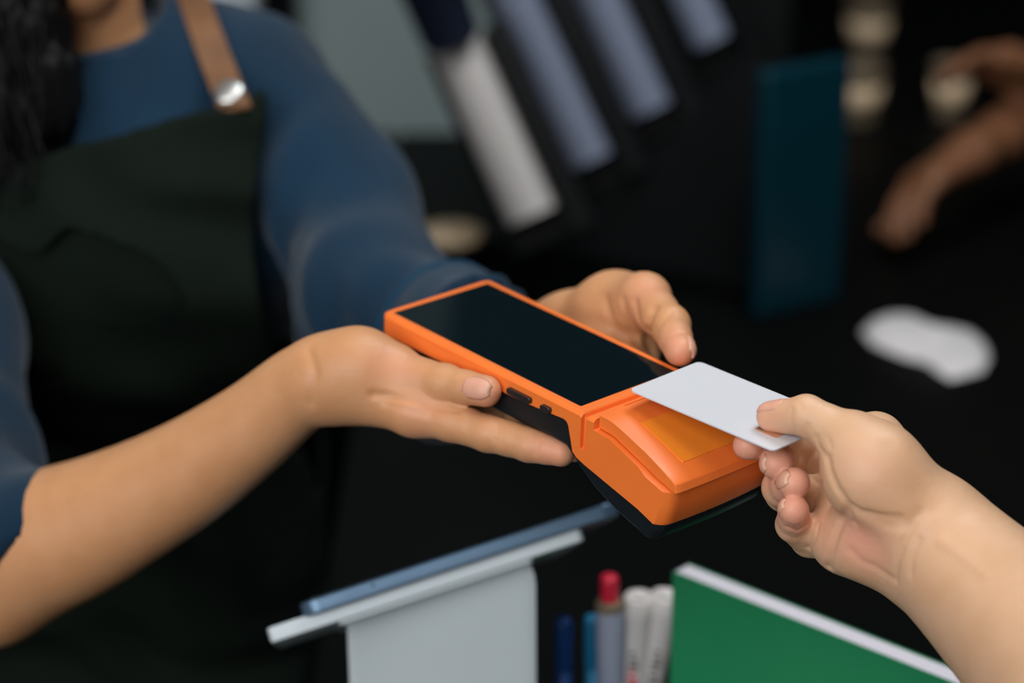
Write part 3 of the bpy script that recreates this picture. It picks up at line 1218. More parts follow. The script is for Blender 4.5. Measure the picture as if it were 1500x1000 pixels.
# --- leather strap with stud
def strap_geo(cl, width, thick):
    V, F = [], []
    for i, (c, n, w_) in enumerate(cl):
        n = nrm(n)
        for a, b in ((-1, 0), (1, 0), (1, 1), (-1, 1)):
            V.append(c + nrm(w_) * a * width / 2 + n * b * thick)
    for i in range(len(cl) - 1):
        for k in range(4):
            F.append((i * 4 + k, i * 4 + (k + 1) % 4, i * 4 + 4 + (k + 1) % 4, i * 4 + 4 + k))
    F.append((3, 2, 1, 0))
    e = (len(cl) - 1) * 4
    F.append((e, e + 1, e + 2, e + 3))
    return V, F


cl = []
prev = None
spx = [(347, 168), (338, 145), (326, 115), (312, 80), (299, 45), (288, 15), (278, -15), (268, -42)]
pts = []
for q in spx:
    h_, dd = hit(both, *q)
    if h_ is not None:
        pts.append(h_)
# carry the strap over the shoulder and down the back
last = pts[-1]
top = last + np.array([-.012, .04, .018])
pts += [top, top + np.array([-.012, .05, -.012]), top + np.array([-.02, .085, -.06])]
pts = np.array(pts)
for _ in range(2):
    pts[1:-1] = (pts[:-2] + 2 * pts[1:-1] + pts[2:]) / 4
fine = []
for i in range(len(pts) - 1):
    for t in (0, .25, .5, .75):
        fine.append(pts[i] * (1 - t) + pts[i + 1] * t)
fine.append(pts[-1])
fine = np.array(fine)
for i, c in enumerate(fine):
    tg = nrm(fine[min(i + 1, len(fine) - 1)] - fine[max(i - 1, 0)])
    e_ = 1e-3
    g_ = np.array([both((c + np.eye(3)[k] * e_)[None])[0] - both((c - np.eye(3)[k] * e_)[None])[0] for k in range(3)])
    g_ = nrm(g_ * .3 + nrm(CD(.1, .2, 1)) * .004) if i < 26 else nrm(np.array([0, .4, .9]))
    n_ = nrm(g_ - tg * (g_ @ tg))
    cl.append((c + n_ * .002, n_, np.cross(tg, n_)))
v, f = strap_geo(cl, .0205, .0035)
strap = mesh_obj('shoulder_strap', v, f, M['leather'], apron, smooth=False)
fix_normals(strap)
bevel(strap, .0008, 2)
strap['label'] = 'tan leather shoulder strap'
c, n_, w_ = cl[3]
c = c + n_ * .001
n_ = nrm(n_ + CD(0, 0, 1))
v, f = lathe_geo(c + n_ * .0045, n_, [(.0098, -.002), (.0098, .0014), (.0090, .0026), (.0065, .0036), (.0035, .0041), (0, .0043)], 24)
mesh_obj('stud', v, f, M['metal'], apron)['label'] = 'round steel stud'

# --- trousers and shoes behind the counter
tr_ = Group(0.05)
hx = [P(70, 1040, 1.82), P(215, 1035, 1.82)]
for k, q in enumerate(hx):
    s = -1 if k == 0 else 1
    kn = np.array([q[0] + s * .015, q[1] - .01, .48])
    an = np.array([q[0] + s * .03, q[1] + .03, .09])
    tr_.cap(q + np.array([0, 0, -.03]), kn, .098, .062)
    tr_.cap(kn, an, .062, .050)
tr_.cap(hx[0], hx[1], .105, .105)
sdf_object('trousers', tr_, 0.010, M['trousers'], cashier, None, None, None)
for k, q in enumerate(hx):
    s = -1 if k == 0 else 1
    sh = Group(.03)
    an = np.array([q[0] + s * .03, q[1] + .03, .055])
    sh.cap(an, an + np.array([0, -.04, -.005]), .046, .045)
    sh.cap(an + np.array([0, -.04, -.012]), an + np.array([s * .02, -.15, -.020]), .042, .034)
    fig_s = lambda p, sh=sh: np.maximum(sh(p), .002 - p[:, 2])
    lo, hi = sh.bounds()
    sdf_object('shoe', fig_s, 0.006, M['shoe'], cashier, lo, hi, None)

# --- hair: a mass with strands
hairg = Group(0.04)
hairg.cap(HD(0, -.035, .045), HD(0, -.005, .058), .088, .084)
hairg.cap(HD(0, -.06, .0), HD(0, -.07, -.12), .075, .07)
hairg.cap(HD(.06, .0, .02), P(-12, 20, 1.515), .035, .040)
hairg.cap(P(-12, 20, 1.515), P(12, 150, 1.515), .034, .034)
hairg.cap(P(12, 150, 1.515), P(-5, 262, 1.525), .034, .022)
hairg.cap(P(-60, -60, 1.56), P(-60, 240, 1.525), .05, .035)
hsd = lambda p: hairg(p) + .0035 * np.sin(p[:, 0] * 420 + 3 * np.sin(p[:, 2] * 30)) * np.sin(p[:, 1] * 240 + 2 * np.sin(p[:, 2] * 22))
lo, hi = hairg.bounds()
hair = sdf_object('hair', hsd, 0.005, M['hair'], cashier, lo, hi, None)
gs = []
for i in range(70):
    x0 = rng.uniform(-60, 48)
    y0 = rng.uniform(-40, 30)
    dd = rng.uniform(1.465, 1.50)
    amp = rng.uniform(4, 16)
    ph = rng.uniform(0, 6)
    ln = rng.uniform(120, 300)
    pts = [P(x0 + (t * 25) + amp * math.sin(ph + t * 5), y0 + ln * t, dd + .01 * math.sin(ph + 3 * t)) for t in np.linspace(0, 1, 14)]
    gs.append(tube_geo(pts, list(np.linspace(.0016, .0005, 14)), 5))
v, f = join_geo(*gs)
tag(mesh_obj('loose_strands', v, f, M['hair'], hair), kind='stuff')

# ------------------------------------------------------------------ customer with the card
cust = empty('person', (0.55, 0.45, 0.0), 'bare forearm and hand of the person pinching the white bank card', 'person')
cb = Group(0.013)
wr = [P(1352, 775, 1.108), P(1392, 812, 1.096), P(1465, 880, 1.070), P(1545, 960, 1.035), P(1640, 1060, .985)]
cb.schain(wr, [.0205, .0215, .0250, .030, .035])
cb.schain([offs(q, CD(-.1, -.15, -1) * .013) for q in wr], [.0195, .0205, .024, .028, .033])
# thenar eminence and thumb root
cb.cap(P(1348, 758, 1.095), P(1280, 692, 1.092), .0208, .0205)
cb.cap(P(1280, 692, 1.092), P(1252, 655, 1.094), .0195, .0135)
# heel of the hand on the little-finger side
cb.cap(P(1335, 805, 1.112), P(1268, 788, 1.112), .0185, .0165)
cb.cap(P(1268, 788, 1.112), P(1236, 792, 1.118), .0150, .0120)
# metacarpals (back of the hand)
mI, mM, mR, mL = P(1282, 648, 1.146), P(1262, 688, 1.148), P(1246, 735, 1.142), P(1236, 785, 1.128)
for q, r in ((mI, .0115), (mM, .0115), (mR, .0112), (mL, .0108)):
    cb.cap(P(1370, 778, 1.118), q, .0170, r)
cb.cap(mI, mM, .0100, .0100)
cb.cap(mM, mR, .0100, .0100)
cb.cap(mR, mL, .0098, .0095)
ct = [P(1262, 660, 1.098), P(1242, 641, 1.0965), P(1181, 609, 1.0965), P(1129, 611, 1.0985)]
ct[3] = at_gap(1129, 610, .0068)
ct[2] = ct[2] * .4 + P(1181, 608, 1.108) * .6
ci = [mI, P(1205, 656, 1.172), P(1152, 652, 1.150), at_gap(1095, 652, -.0076)]
cm = [mM, P(1163, 672, 1.170), P(1142, 674, 1.144), P(1137, 679, 1.118)]
cr = [mR, P(1150, 720, 1.158), P(1144, 714, 1.132), P(1163, 707, 1.110)]
cl_ = [mL, P(1186, 788, 1.140), P(1162, 768, 1.126), P(1162, 746, 1.108)]
cf = [finger(ct, [.0145, .0116, .0092, .0066], CD(-.1, -1, -.1), .0005),
      finger(ci, [.0112, .0092, .0082, .0068], CD(0, 1, .2), .0010),
      finger(cm, [.0114, .0096, .0088, .0074], CD(.9, .1, .2), .0010),
      finger(cr, [.0110, .0094, .0085, .0071], CD(.9, .1, .2), .0010),
      finger(cl_, [.0104, .0086, .0078, .0066], CD(.8, -.1, .5), .0010)]
figC = Figure(cb, cf, 0.006)
figC.line([(1212, 672), (1216, 692), (1226, 715), (1242, 738), (1262, 751), (1290, 757), (1318, 759)], .0022, .0018)
figC.line([(1262, 751), (1300, 768), (1330, 768), (1350, 752)], .0012, .0030)
figC.line([(1243, 743), (1232, 765), (1222, 790), (1215, 815), (1214, 832)], .0022, .0018)
figC.line([(1243, 745), (1251, 766)], .0014, .0014)
figC.line([(1338, 768), (1323, 795), (1315, 820), (1312, 850)], .0014, .0014)
figC.line([(1346, 790), (1336, 815), (1334, 840)], .0006, .0018)
figC.line([(1246, 806), (1262, 822), (1282, 830), (1308, 848)], .0006, .0020)
figC.line([(1160, 598), (1158, 613), (1164, 632)], .0008, .0009)
figC.line([(1183, 622), (1181, 636), (1184, 646)], .0009, .0010)
figC.line([(1196, 640), (1200, 655), (1210, 668)], .0010, .0011)
figC.line([(1212, 640), (1218, 655)], .0005, .0010)
figC.line([(1170, 590), (1176, 600)], .0004, .0008)
figC.line([(1152, 772), (1168, 778), (1184, 768)], .0012, .0010)
figC.line([(1184, 803), (1194, 788), (1199, 768)], .0014, .0011)
figC.line([(1190, 700), (1196, 706), (1204, 706)], .0010, .0010)
figC.line([(1172, 668), (1172, 682)], .0010, .0010)
figC.line([(1380, 792), (1412, 815), (1445, 842)], -.0006, .0025)
figC.line([(1300, 655), (1340, 700), (1370, 740)], .0008, .0050)
for q, w in ((ct[3], .5), (ci[3], 1), (cm[3], 1), (cr[3], 1), (cl_[3], 1), (P(1265, 790, 1.092), .8), (P(1262, 690, 1.07), .2), (P(1200, 790, 1.10), .5)):
    figC.spot(q, .014, w)
VC, FC = surface_net(figC, *figC.bounds(), 0.0012)
# upper arm out of the picture
up = Group(.03)
EL = P(1660, 1085, .972)
SHO = np.array([0.52, 0.42, 1.33])
ELB = np.array([0.47, 0.56, 1.055])
up.cap(wr[4], EL, .0345, .038)
up.cap(EL, ELB, .038, .043)
up.cap(ELB, SHO, .043, .050)
VU, FU = surface_net(up, *up.bounds(), 0.004)
VV = np.concatenate([VC, VU])
cbody = fast_mesh('body', VV, np.concatenate([FC, FU + len(VC)]), M['skin_customer'], cust)
paint(cbody, VV, figC.spots)
nail(cf[0], ct[2], ct[3], CD(-.15, .95, .35), .0070, .0115, .0140, cbody)
nail(cf[2], cm[2], cm[3], CD(-1, .05, .25), .0076, .0115, .0125, cbody)
nail(cf[3], cr[2], cr[3], CD(-.85, .35, .45), .0073, .0105, .0120, cbody)
nail(cf[4], cl_[2], cl_[3], CD(-.7, .45, .5), .0068, .0090, .0100, cbody)
# dark sleeve on the upper arm
su = Group(.03)
su.cap(ELB * .55 + SHO * .45, SHO, .062, .070)
su.cap(SHO, SHO + np.array([.10, -.10, .02]), .075, .09)
su.cap(SHO + np.array([.12, -.12, -.05]), SHO + np.array([.12, -.12, -.42]), .12, .12)
sdf_object('dark_sleeve', su, 0.008, M['trousers'], cust, None, None, None)

# ------------------------------------------------------------------ tablet on its stand
tL, tRr = P(438, 882, 1.315), P(903, 730, 1.335)
e1 = nrm(tRr - tL)
raw = P(290, 952, 1.54) - tL
e2 = nrm(raw - e1 * (raw @ e1))
e3 = nrm(np.cross(e1, e2))
if e3[2] < 0: e3 = -e3
tw_ = np.linalg.norm(tRr - tL)
tab = empty('tablet', tL, 'slim tablet with blue-grey metal edge mounted on the white stand', 'tablet')


def tabf(off):
    return lambda x, y, z: tuple(e1 * x + e2 * y + e3 * z + off)


rounded_slab('tablet_body', 0, tw_, 0, .235, -.0090, -.0006, .010, M['tablet_alu'], tab, 6, .0014, tf=tabf(np.zeros(3)))
rounded_slab('tablet_glass', .001, tw_ - .001, .001, .234, -.0006, .0004, .009, M['glass_black'], tab, 6, .0003, tf=tabf(np.zeros(3)))
rounded_slab('side_key', .024, .036, -.0006, .004, -.0046, -.0030, .0004, M['tablet_alu'], tab, 2, tf=tabf(np.zeros(3)))
v, f = lathe_geo(e1 * .041 - e3 * .0036 + e2 * .0004, -e2, [(.0009, 0), (.0009, .0006), (0, .0006)], 12)
mesh_obj('microphone_hole', v, f, M['black_plastic'], tab, local=True)

sb = on_z(650, 1080, ZC)
stand = empty('tablet_stand', (P(650, 950, 1.34)[0], P(650, 950, 1.34)[1], ZC), 'white bent metal stand holding up the tablet', 'tablet stand')
so = origin_of(stand)
pl0 = P(392, 925, 1.318)
sf = tabf(pl0 - so)
pw = np.linalg.norm(P(850, 766, 1.336) - pl0)
rounded_slab('mounting_plate', 0, pw, .0, .16, -.0066, .0020, .004, M['white_stand'], stand, 4, .0012, tf=sf)
rounded_slab('plate_rib', .038, pw - .030, .003, .15, -.0090, -.0060, .004, M['white_stand'], stand, 4, .0012, tf=sf)
# bent sheet: front face facing the viewer
a0 = P(508, 908, 1.345); a1 = P(784, 815, 1.352)
xs = nrm(a1 - a0)
back = nrm(CD(0, 0, -1) - xs * (CD(0, 0, -1) @ xs))
W = np.linalg.norm(a1 - a0)
V, F = [], []
rows = []
dn = np.array([0, 0, -1.0])
bl_, br_ = P(516, 1000, 1.37), P(787, 1000, 1.365)
def row_pts(t, nseg=16):
    """t<0 bends back under the plate, t>=0 runs down the leg"""
    out = []
    for i in range(nseg + 1):
        u = i / nseg
        topp = a0 * (1 - u) + a1 * u
        botl = bl_ * (1 - u) + br_ * u
        botp = np.array([botl[0], botl[1] + .01, ZC + .006])
        out.append(topp * (1 - t) + botp * t if t >= 0 else topp + e2 * (-t) * .06 + e3 * .004 * (1 - math.exp(t * 4)))
    return np.array(out)
# outline with rounded upper right corner
ts = [-1, -.6, -.3, -.12, -.05, 0, .015, .03, .05, .08, .12, .2, .35, .55, .8, 1]
grid = np.array([row_pts(t) for t in ts])
for j, t in enumerate(ts):
    if t < .08:
        cut = (.08 - max(t, -.05)) / .13
        grid[j, -1] = grid[j, -1] - xs * .012 * cut ** 2
        grid[j, -2] = grid[j, -2] - xs * .003 * cut ** 2
    if t >= 0:
        bow = .0025 * np.sin(np.linspace(0, math.pi, 17)) * min(1, t * 5)
        grid[j] = grid[j] - back * bow[:, None]
nr, nc = grid.shape[:2]
V = grid.reshape(-1, 3)
F = [(j * nc + i, j * nc + i + 1, (j + 1) * nc + i + 1, (j + 1) * nc + i) for j in range(nr - 1) for i in range(nc - 1)]
leg = mesh_obj('stem', V, F, M['white_stand'], stand)
fix_normals(leg)
sm = leg.modifiers.new('thick', 'SOLIDIFY'); sm.thickness = .004; sm.offset = 0
bm_ = leg.modifiers.new('bev', 'BEVEL'); bm_.width = .0012; bm_.segments = 2; bm_.limit_method = 'ANGLE'
cx_, cy_ = (bl_ + br_)[0] / 2, (bl_ + br_)[1] / 2
rounded_slab('foot_plate', cx_ - .06, cx_ + .06, cy_ - .05, cy_ + .09, ZC, ZC + .006, .012, M['white_stand'], stand, 6, .0012, local=False)

# ------------------------------------------------------------------ markers, pens and their holder
hol = P(905, 1000, 1.445)
hx0, hx1, hy0, hy1 = hol[0] - .052, hol[0] + .050, hol[1] - .028, hol[1] + .045
holder = empty('pen_holder', ((hx0 + hx1) / 2, (hy0 + hy1) / 2, ZC), 'black open desk organiser holding the markers and pens', 'pen holder')
ht = ZC + .085
for lo, hi, nm in (((hx0, hy0, ZC), (hx1, hy1, ZC + .006), 'holder_floor'), ((hx0, hy0, ZC), (hx0 + .004, hy1, ht), 'holder_wall'), ((hx1 - .004, hy0, ZC), (hx1, hy1, ht), 'holder_wall'),
                   ((hx0, hy0, ZC), (hx1, hy0 + .004, ht), 'holder_wall'), ((hx0, hy1 - .004, ZC), (hx1, hy1, ht), 'holder_wall')):
    o = mesh_obj(nm, *box_geo(lo, hi), M['rack'], holder, smooth=False)
    bevel(o, .001, 2)


def down_to(px, py, d, lean):
    """top point and foot of a pen leaning by lean (dx, dy) down to the holder floor"""
    t = P(px, py, d)
    b = np.array([t[0] + lean[0], t[1] + lean[1], ZC + .0065])
    return t, b


t, b = down_to(893, 878, 1.445, (.004, .004))
ax = nrm(t - b); L = np.linalg.norm(t - b)
mk = empty('marker', b, 'white marker with a bright red cap standing in the organiser', 'marker')
v, f = lathe_geo((0, 0, 0), ax, [(0, 0), (.0078, .0003), (.0085, .002), (.0085, L - .004), (.0072, L), (0, L)], 24)
mesh_obj('barrel', v, f, M['marker_grey'], mk, local=True)
v, f = lathe_geo(ax * (L - .006), ax, [(.0086, 0), (.0086, .004), (.0074, .0062), (0, .0062)], 24)
mesh_obj('collar', v, f, M['beige'], mk, local=True)
v, f = lathe_geo(ax * (L - .001), ax, [(.0056, 0), (.0056, .014), (.0050, .0165), (.0040, .0172), (0, .0172)], 24)
mesh_obj('cap', v, f, M['red'], mk, local=True)
for px, py, lean, lab in ((937, 872, (-.003, .004), 'upright white marker between the red-capped and the leaning marker'),
                          (977, 870, (-.022, .006), 'white marker leaning towards the green notebook')):
    t, b = down_to(px, py, 1.45, lean)
    ax = nrm(t - b); L = np.linalg.norm(t - b)
    mk = empty('marker', b, lab, 'marker', 'white markers in the organiser')
    v, f = lathe_geo((0, 0, 0), ax, [(0, 0), (.0080, .0003), (.0089, .003), (.0089, L - .014), (.0093, L - .013), (.0093, L - .001), (.0086, L), (.0060, L), (.0056, L - .006), (0, L - .006)], 28)
    mesh_obj('barrel', v, f, M['marker_white'], mk, local=True)
    v, f = lathe_geo(ax * (L - .0058), ax, [(.0057, 0), (.0057, .0008), (0, .0008)], 20)
    mesh_obj('end_plug', v, f, M['marker_hole'], mk, local=True)
    u, w = ortho(ax)
    tocam = nrm(CD(-.35 if px < 950 else .0, 0, 1) - ax * (CD(-.35 if px < 950 else .0, 0, 1) @ ax))
    sd = np.cross(ax, tocam)
    # printed bars of lettering running along the barrel
    for k in range(9):
        s0 = L - .034 - k * .0042
        ang0 = -.25 + .05 * (k % 2)
        V, F = [], []
        for a in (0, 1):
            for i in range(5):
                an = ang0 + (.42 + .14 * ((k * 7) % 3)) * i / 4
                V.append(ax * (s0 - a * (.0022 + .0006 * (k % 3))) + (tocam * math.cos(an) + sd * math.sin(an)) * .00903)
        F = [(i, i + 1, 6 + i, 5 + i) for i in range(4)]
        mesh_obj('print_mark', V, F, M['red'] if px < 950 and k > 2 else M['grey_print'], mk, local=True)
for px, py, d, r, mat, lean, lab in ((826, 905, 1.455, .0048, 'blue_pen', (0, .004), 'dark blue pen at the end of the organiser nearest the stand'),
                                     (866, 902, 1.47, .0042, 'teal_pen', (.003, .004), 'light blue pen right behind the red-capped marker')):
    t, b = down_to(px, py, d, lean)
    ax = nrm(t - b); L = np.linalg.norm(t - b)
    pn = empty('pen', b, lab, 'pen', 'blue pens in the organiser')
    v, f = lathe_geo((0, 0, 0), ax, [(0, 0), (r * .9, .0005), (r, .003), (r, L - .034), (0, L - .034)], 16)
    mesh_obj('barrel', v, f, M[mat], pn, local=True)
    v, f = lathe_geo(ax * (L - .035), ax, [(r * 1.12, 0), (r * 1.15, .002), (r * 1.1, .032), (r * .8, .035), (0, .035)], 16)
    mesh_obj('cap', v, f, M[mat], pn, local=True)
    tc_ = nrm(CD(.3, 0, 1) - ax * (CD(.3, 0, 1) @ ax))
    v, f = frame_box(ax * (L - .028) + tc_ * r * 1.1, np.cross(ax, tc_), ax, tc_, (-.0013, 0, 0), (.0013, .029, .0022))
    mesh_obj('clip', v, f, M[mat], pn, local=True, smooth=False)

# ------------------------------------------------------------------ green notebook
nbz = P(985, 836, 1.43)[2]
b0 = P(985, 836, 1.43)
b1 = on_z(1405, 1003, nbz)
bx = nrm(b1 - b0)
by = nrm(np.cross(np.array([0, 0, 1.0]), bx))
if by[1] < 0: by = -by
bz = np.array([0, 0, 1.0])
H = nbz - ZC
BW = np.linalg.norm(b1 - b0)
nb = empty('notebook', (b0[0], b0[1], ZC), 'green covered notebook with white page edges standing on the counter', 'notebook')
zz_ = np.zeros(3)
v, f = frame_box(zz_, bx, by, bz, (0, 0, 0), (BW, .0011, H))
c_ = mesh_obj('cover', v, f, M['green_cover'], nb, smooth=False, local=True); bevel(c_, .0004, 2)
v, f = frame_box(zz_, bx, by, bz, (.001, .0012, .002), (BW - .001, .0135, H - .0006))
mesh_obj('page_block', v, f, M['pages'], nb, smooth=False, local=True)
v, f = frame_box(zz_, bx, by, bz, (0, .0136, 0), (BW, .0147, H))
c_ = mesh_obj('cover', v, f, M['green_cover'], nb, smooth=False, local=True); bevel(c_, .0004, 2)
for x0, x1, z0, z1 in ((.070, .112, H - .052, H - .0505), (.070, .0715, H - .090, H - .052), (.1105, .112, H - .090, H - .052), (.078, .104, H - .064, H - .060), (.078, .098, H - .072, H - .0685)):
    v, f = frame_box(zz_, bx, by, bz, (x0, -.0003, z0), (x1, .0002, z1))
    mesh_obj('cover_print', v, f, M['green_print'], nb, smooth=False, local=True)

# ------------------------------------------------------------------ back counter: napkin, lidded jar, cup rack
npx = [(1262, 482), (1280, 464), (1305, 456), (1332, 456), (1352, 466), (1372, 474), (1400, 477), (1424, 482), (1444, 500), (1450, 520), (1440, 540), (1415, 546), (1392, 551), (1376, 542), (1358, 528), (1330, 521), (1305, 512), (1278, 500)]
out = np.array([on_z(x, y, ZC + .004) for x, y in npx])
cen = out.mean(0)
V, F = [], []
R_ = 7
for i in range(R_ + 1):
    s = i / R_
    for k, q in enumerate(out):
        p = cen * (1 - s) + q * s
        hgt = .0015 + .012 * (1 - s ** 3) * (0.75 + .45 * math.sin(p[0] * 130 + p[1] * 60) * math.cos(p[1] * 90 - 1))
        V.append((p[0], p[1], ZC + max(.001, hgt)))
n = len(out)
for k, q in enumerate(out):
    V.append((q[0], q[1], ZC + .0004))
for i in range(R_ + 1):
    for k in range(n):
        F.append((i * n + k, i * n + (k + 1) % n, (i + 1) * n + (k + 1) % n, (i + 1) * n + k))
F.append(tuple((R_ + 1) * n + k for k in range(n)))
nk = mesh_obj('napkin', V, F, M['napkin'], None, True, loc=(cen[0], cen[1], ZC))
bmn = bmesh.new(); bmn.from_mesh(nk.data); bmesh.ops.remove_doubles(bmn, verts=bmn.verts, dist=1e-5); bmesh.ops.recalc_face_normals(bmn, faces=bmn.faces); bmn.to_mesh(nk.data); bmn.free()
tag(nk, 'crumpled white paper napkin lying on the black back counter', 'napkin')

jz = ZC + .075
jc = on_z(662, 335, jz)
jar = empty('jar', (jc[0], jc[1], ZC), 'small black jar with a pale round lid behind the blue sleeve', 'jar')
v, f = lathe_geo((0, 0, 0), (0, 0, 1), [(0, 0), (.026, 0), (.028, .003), (.028, .062), (.026, .064), (0, .064)], 32)
mesh_obj('jar_body', v, f, M['rack'], jar, local=True)
v, f = lathe_geo((0, 0, .0642), (0, 0, 1), [(0, 0), (.029, 0), (.030, .002), (.030, .009), (.028, .0108), (0, .0108)], 32)
mesh_obj('lid', v, f, M['wood'], jar, local=True)

# slanted cup rack
stacks = [  # bottom px, top px, depth bottom, depth top, cups, rim radius, material, words
    ((781, 316), (668, 62), 2.28, 2.27, 44, .0255, 'cup_white', 'white ribbed paper cup in the nearest slanted stack of the black rack'),
    ((866, 236), (724, -70), 2.38, 2.36, 46, .024, 'cup_blue', 'pale blue-grey paper cup in the second slanted stack of the black rack'),
    ((953, 162), (828, -110), 2.47, 2.45, 42, .024, 'cup_blue', 'pale blue-grey paper cup in the third slanted stack of the black rack'),
    ((1042, 60), (972, -90), 2.57, 2.55, 24, .022, 'cup_blue', 'narrow blue paper cup in the farthest slanted stack of the black rack')]
rack = empty('cup_rack', (on_z(960, 480, ZC)[0], 2.30, ZC), 'black slanted cup rack with teal light painted on its side panel, on the back counter', 'cup rack')
ro = origin_of(rack)
cups_mesh = {}
for si, (bp_, tp_, db, dt, nc_, rr, mat, lab) in enumerate(stacks):
    a, b = P(*bp_, db), P(*tp_, dt)
    ax = nrm(b - a)
    L = np.linalg.norm(b - a)
    h_c = .060
    v, f = lathe_geo((0, 0, 0), (0, 0, 1), [(0, .002), (rr * .70, .001), (rr * .72, 0), (rr * .93, h_c - .003), (rr * 1.0, h_c - .0025), (rr * 1.03, h_c - .001), (rr * 1.0, h_c), (rr * .93, h_c - .0006), (rr * .70, .003), (0, .003)], 28)
    me = bpy.data.meshes.new('paper_cup')
    me.from_pydata([tuple(q) for q in v], [], f)
    me.polygons.foreach_set('use_smooth', [True] * len(me.polygons))
    me.materials.append(M[mat])
    q = Vector(-ax).to_track_quat('Z', 'Y')
    step = L / nc_
    for k in range(nc_):
        o = bpy.data.objects.new('paper_cup', me)
        o.location = a + ax * (step * k + h_c)
        o.rotation_mode = 'QUATERNION'
        o.rotation_quaternion = q
        COL.objects.link(o)
        lb = lab if 0 < k < nc_ - 1 else lab.replace('paper cup in', 'paper cup at the foot of' if k == 0 else 'paper cup at the head of')
        tag(o, lb, 'paper cup', ['cups in the nearest stack', 'cups in the second stack', 'cups in the third stack', 'cups in the farthest stack'][si])
    # trough of the rack: back plate, two cheeks and a stop at the foot
    sx = nrm(np.cross(ax, CD(0, 0, 1)))
    if sx[0] < 0: sx = -sx
    sz = nrm(np.cross(sx, ax))
    if sz @ CD(0, 0, 1) < 0: sz = -sz
    oo = a - ro
    R1 = rr * 1.06
    for nm, lo, hi in (('trough_back', (-R1 - .004, -.03, -R1 - .006), (R1 + .026, L, -R1 - .001)), ('trough_cheek', (-R1 - .005, -.03, -R1), (-R1 - .001, L, R1 * .1)),
                       ('trough_divider', (R1 * .80, -.03, -R1), (R1 * .80 + .034, L, R1 * 1.02)), ('trough_stop', (-R1 - .004, -.03, -R1), (R1 + .004, -.022, -R1 * .4))):
        if nm == 'trough_divider':
            lo = (R1 + .001, -.03, -R1); hi = (R1 + .024, L, R1 * .9)
        v, f = frame_box(oo, sx, ax, sz, lo, hi)
        o = mesh_obj(nm, v, f, M['rack'], rack, smooth=False, local=True)
        bevel(o, .001, 1)
# body of the rack under the troughs
poly = [(690, 345), (800, 360), (892, 278), (980, 205), (1068, 104), (1112, 62), (1112, 500), (700, 500)]
V = []
for dd in (2.40, 2.62):
    for x, y in poly:
        if y >= 495:
            q = P(x, 345, dd); q[2] = ZC + .0005
        else:
            q = P(x, y, dd)
        V.append(q)
n = len(poly)
F = [tuple(range(n)), tuple(range(2 * n - 1, n - 1, -1))] + [(i, (i + 1) % n, n + (i + 1) % n, n + i) for i in range(n)]
o = mesh_obj('rack_body', V, F, M['rack'], rack, smooth=False); fix_normals(o)
sp0, sp1 = on_z(1112, 470, ZC + .0005), on_z(1232, 440, ZC + .0005)
topz = P(1170, 62, 2.36)[2]
V = []
dirn = nrm(sp1 - sp0)
nn = np.array([-dirn[1], dirn[0], 0])
for w in (0, .022):
    for q in (sp0, sp1):
        for z in (ZC + .0005, topz):
            V.append((q[0] + nn[0] * w, q[1] + nn[1] * w, z))
F = [(0, 2, 3, 1), (4, 5, 7, 6), (0, 1, 5, 4), (2, 6, 7, 3), (1, 3, 7, 5), (0, 4, 6, 2)]
o = mesh_obj('side_panel', V, F, M['teal_light_tint'], rack, smooth=False); fix_normals(o); bevel(o, .006, 3)
o['label'] = 'side panel with teal light painted into its colour'

# dark cup leaning above the white stack
a = P(662, 58, 2.24)
ax = nrm(P(640, 0, 2.22) - a)
v, f = lathe_geo((0, 0, 0), ax, [(0, .001), (.026, 0), (.0275, .004), (.031, .070), (.0335, .072), (.0335, .076), (.031, .076), (.029, .070), (.024, .004), (0, .004)], 28)
o = mesh_obj('paper_cup', v, f, M['cup_navy'], None, True, loc=(0, 0, 0))
o.location = a
tag(o, 'dark navy cup on top of the white stack of cups', 'paper cup')

# ------------------------------------------------------------------ far end of the counter: cups, a person at work
for k, (px, py, r, lab) in enumerate(((1270, 78, .030, 'beige paper cup farthest back on the counter end'), (1256, 178, .030, 'beige paper cup beside the side panel of the rack'), (1390, 172, .024, 'small beige cup just left of the far hands'))):
    c = on_z(px, py, ZC)
    o_ = empty('takeaway_cup', c, lab, 'cup', 'beige cups on the counter end')
    v, f = lathe_geo((0, 0, 0), (0, 0, 1), [(0, 0), (r * .75, 0), (r * .78, .003), (r, .065), (r * 1.05, .067), (r * 1.05, .070), (r * .95, .070), (r * .7, .006), (0, .006)], 28)
    mesh_obj('cup_wall', v, f, M['beige'], o_, local=True)
    v, f = lathe_geo((0, 0, .036), (0, 0, 1), [(r * .87, -.018), (r * .90, -.018), (r * 1.0, .014), (r * .97, .014)], 28, True)
    mesh_obj('sleeve_band', v, f, M['wood'], o_, local=True)

wc = on_z(432, 520, ZC)
o_ = empty('takeaway_cup', wc, 'pale grey cup on the counter by the apron edge', 'cup')
v, f = lathe_geo((0, 0, 0), (0, 0, 1), [(0, 0), (.030, 0), (.031, .003), (.040, .10), (.042, .102), (.042, .105), (.038, .105), (.029, .006), (0, .006)], 28)
mesh_obj('cup_wall', v, f, M['marker_grey'], o_, local=True)


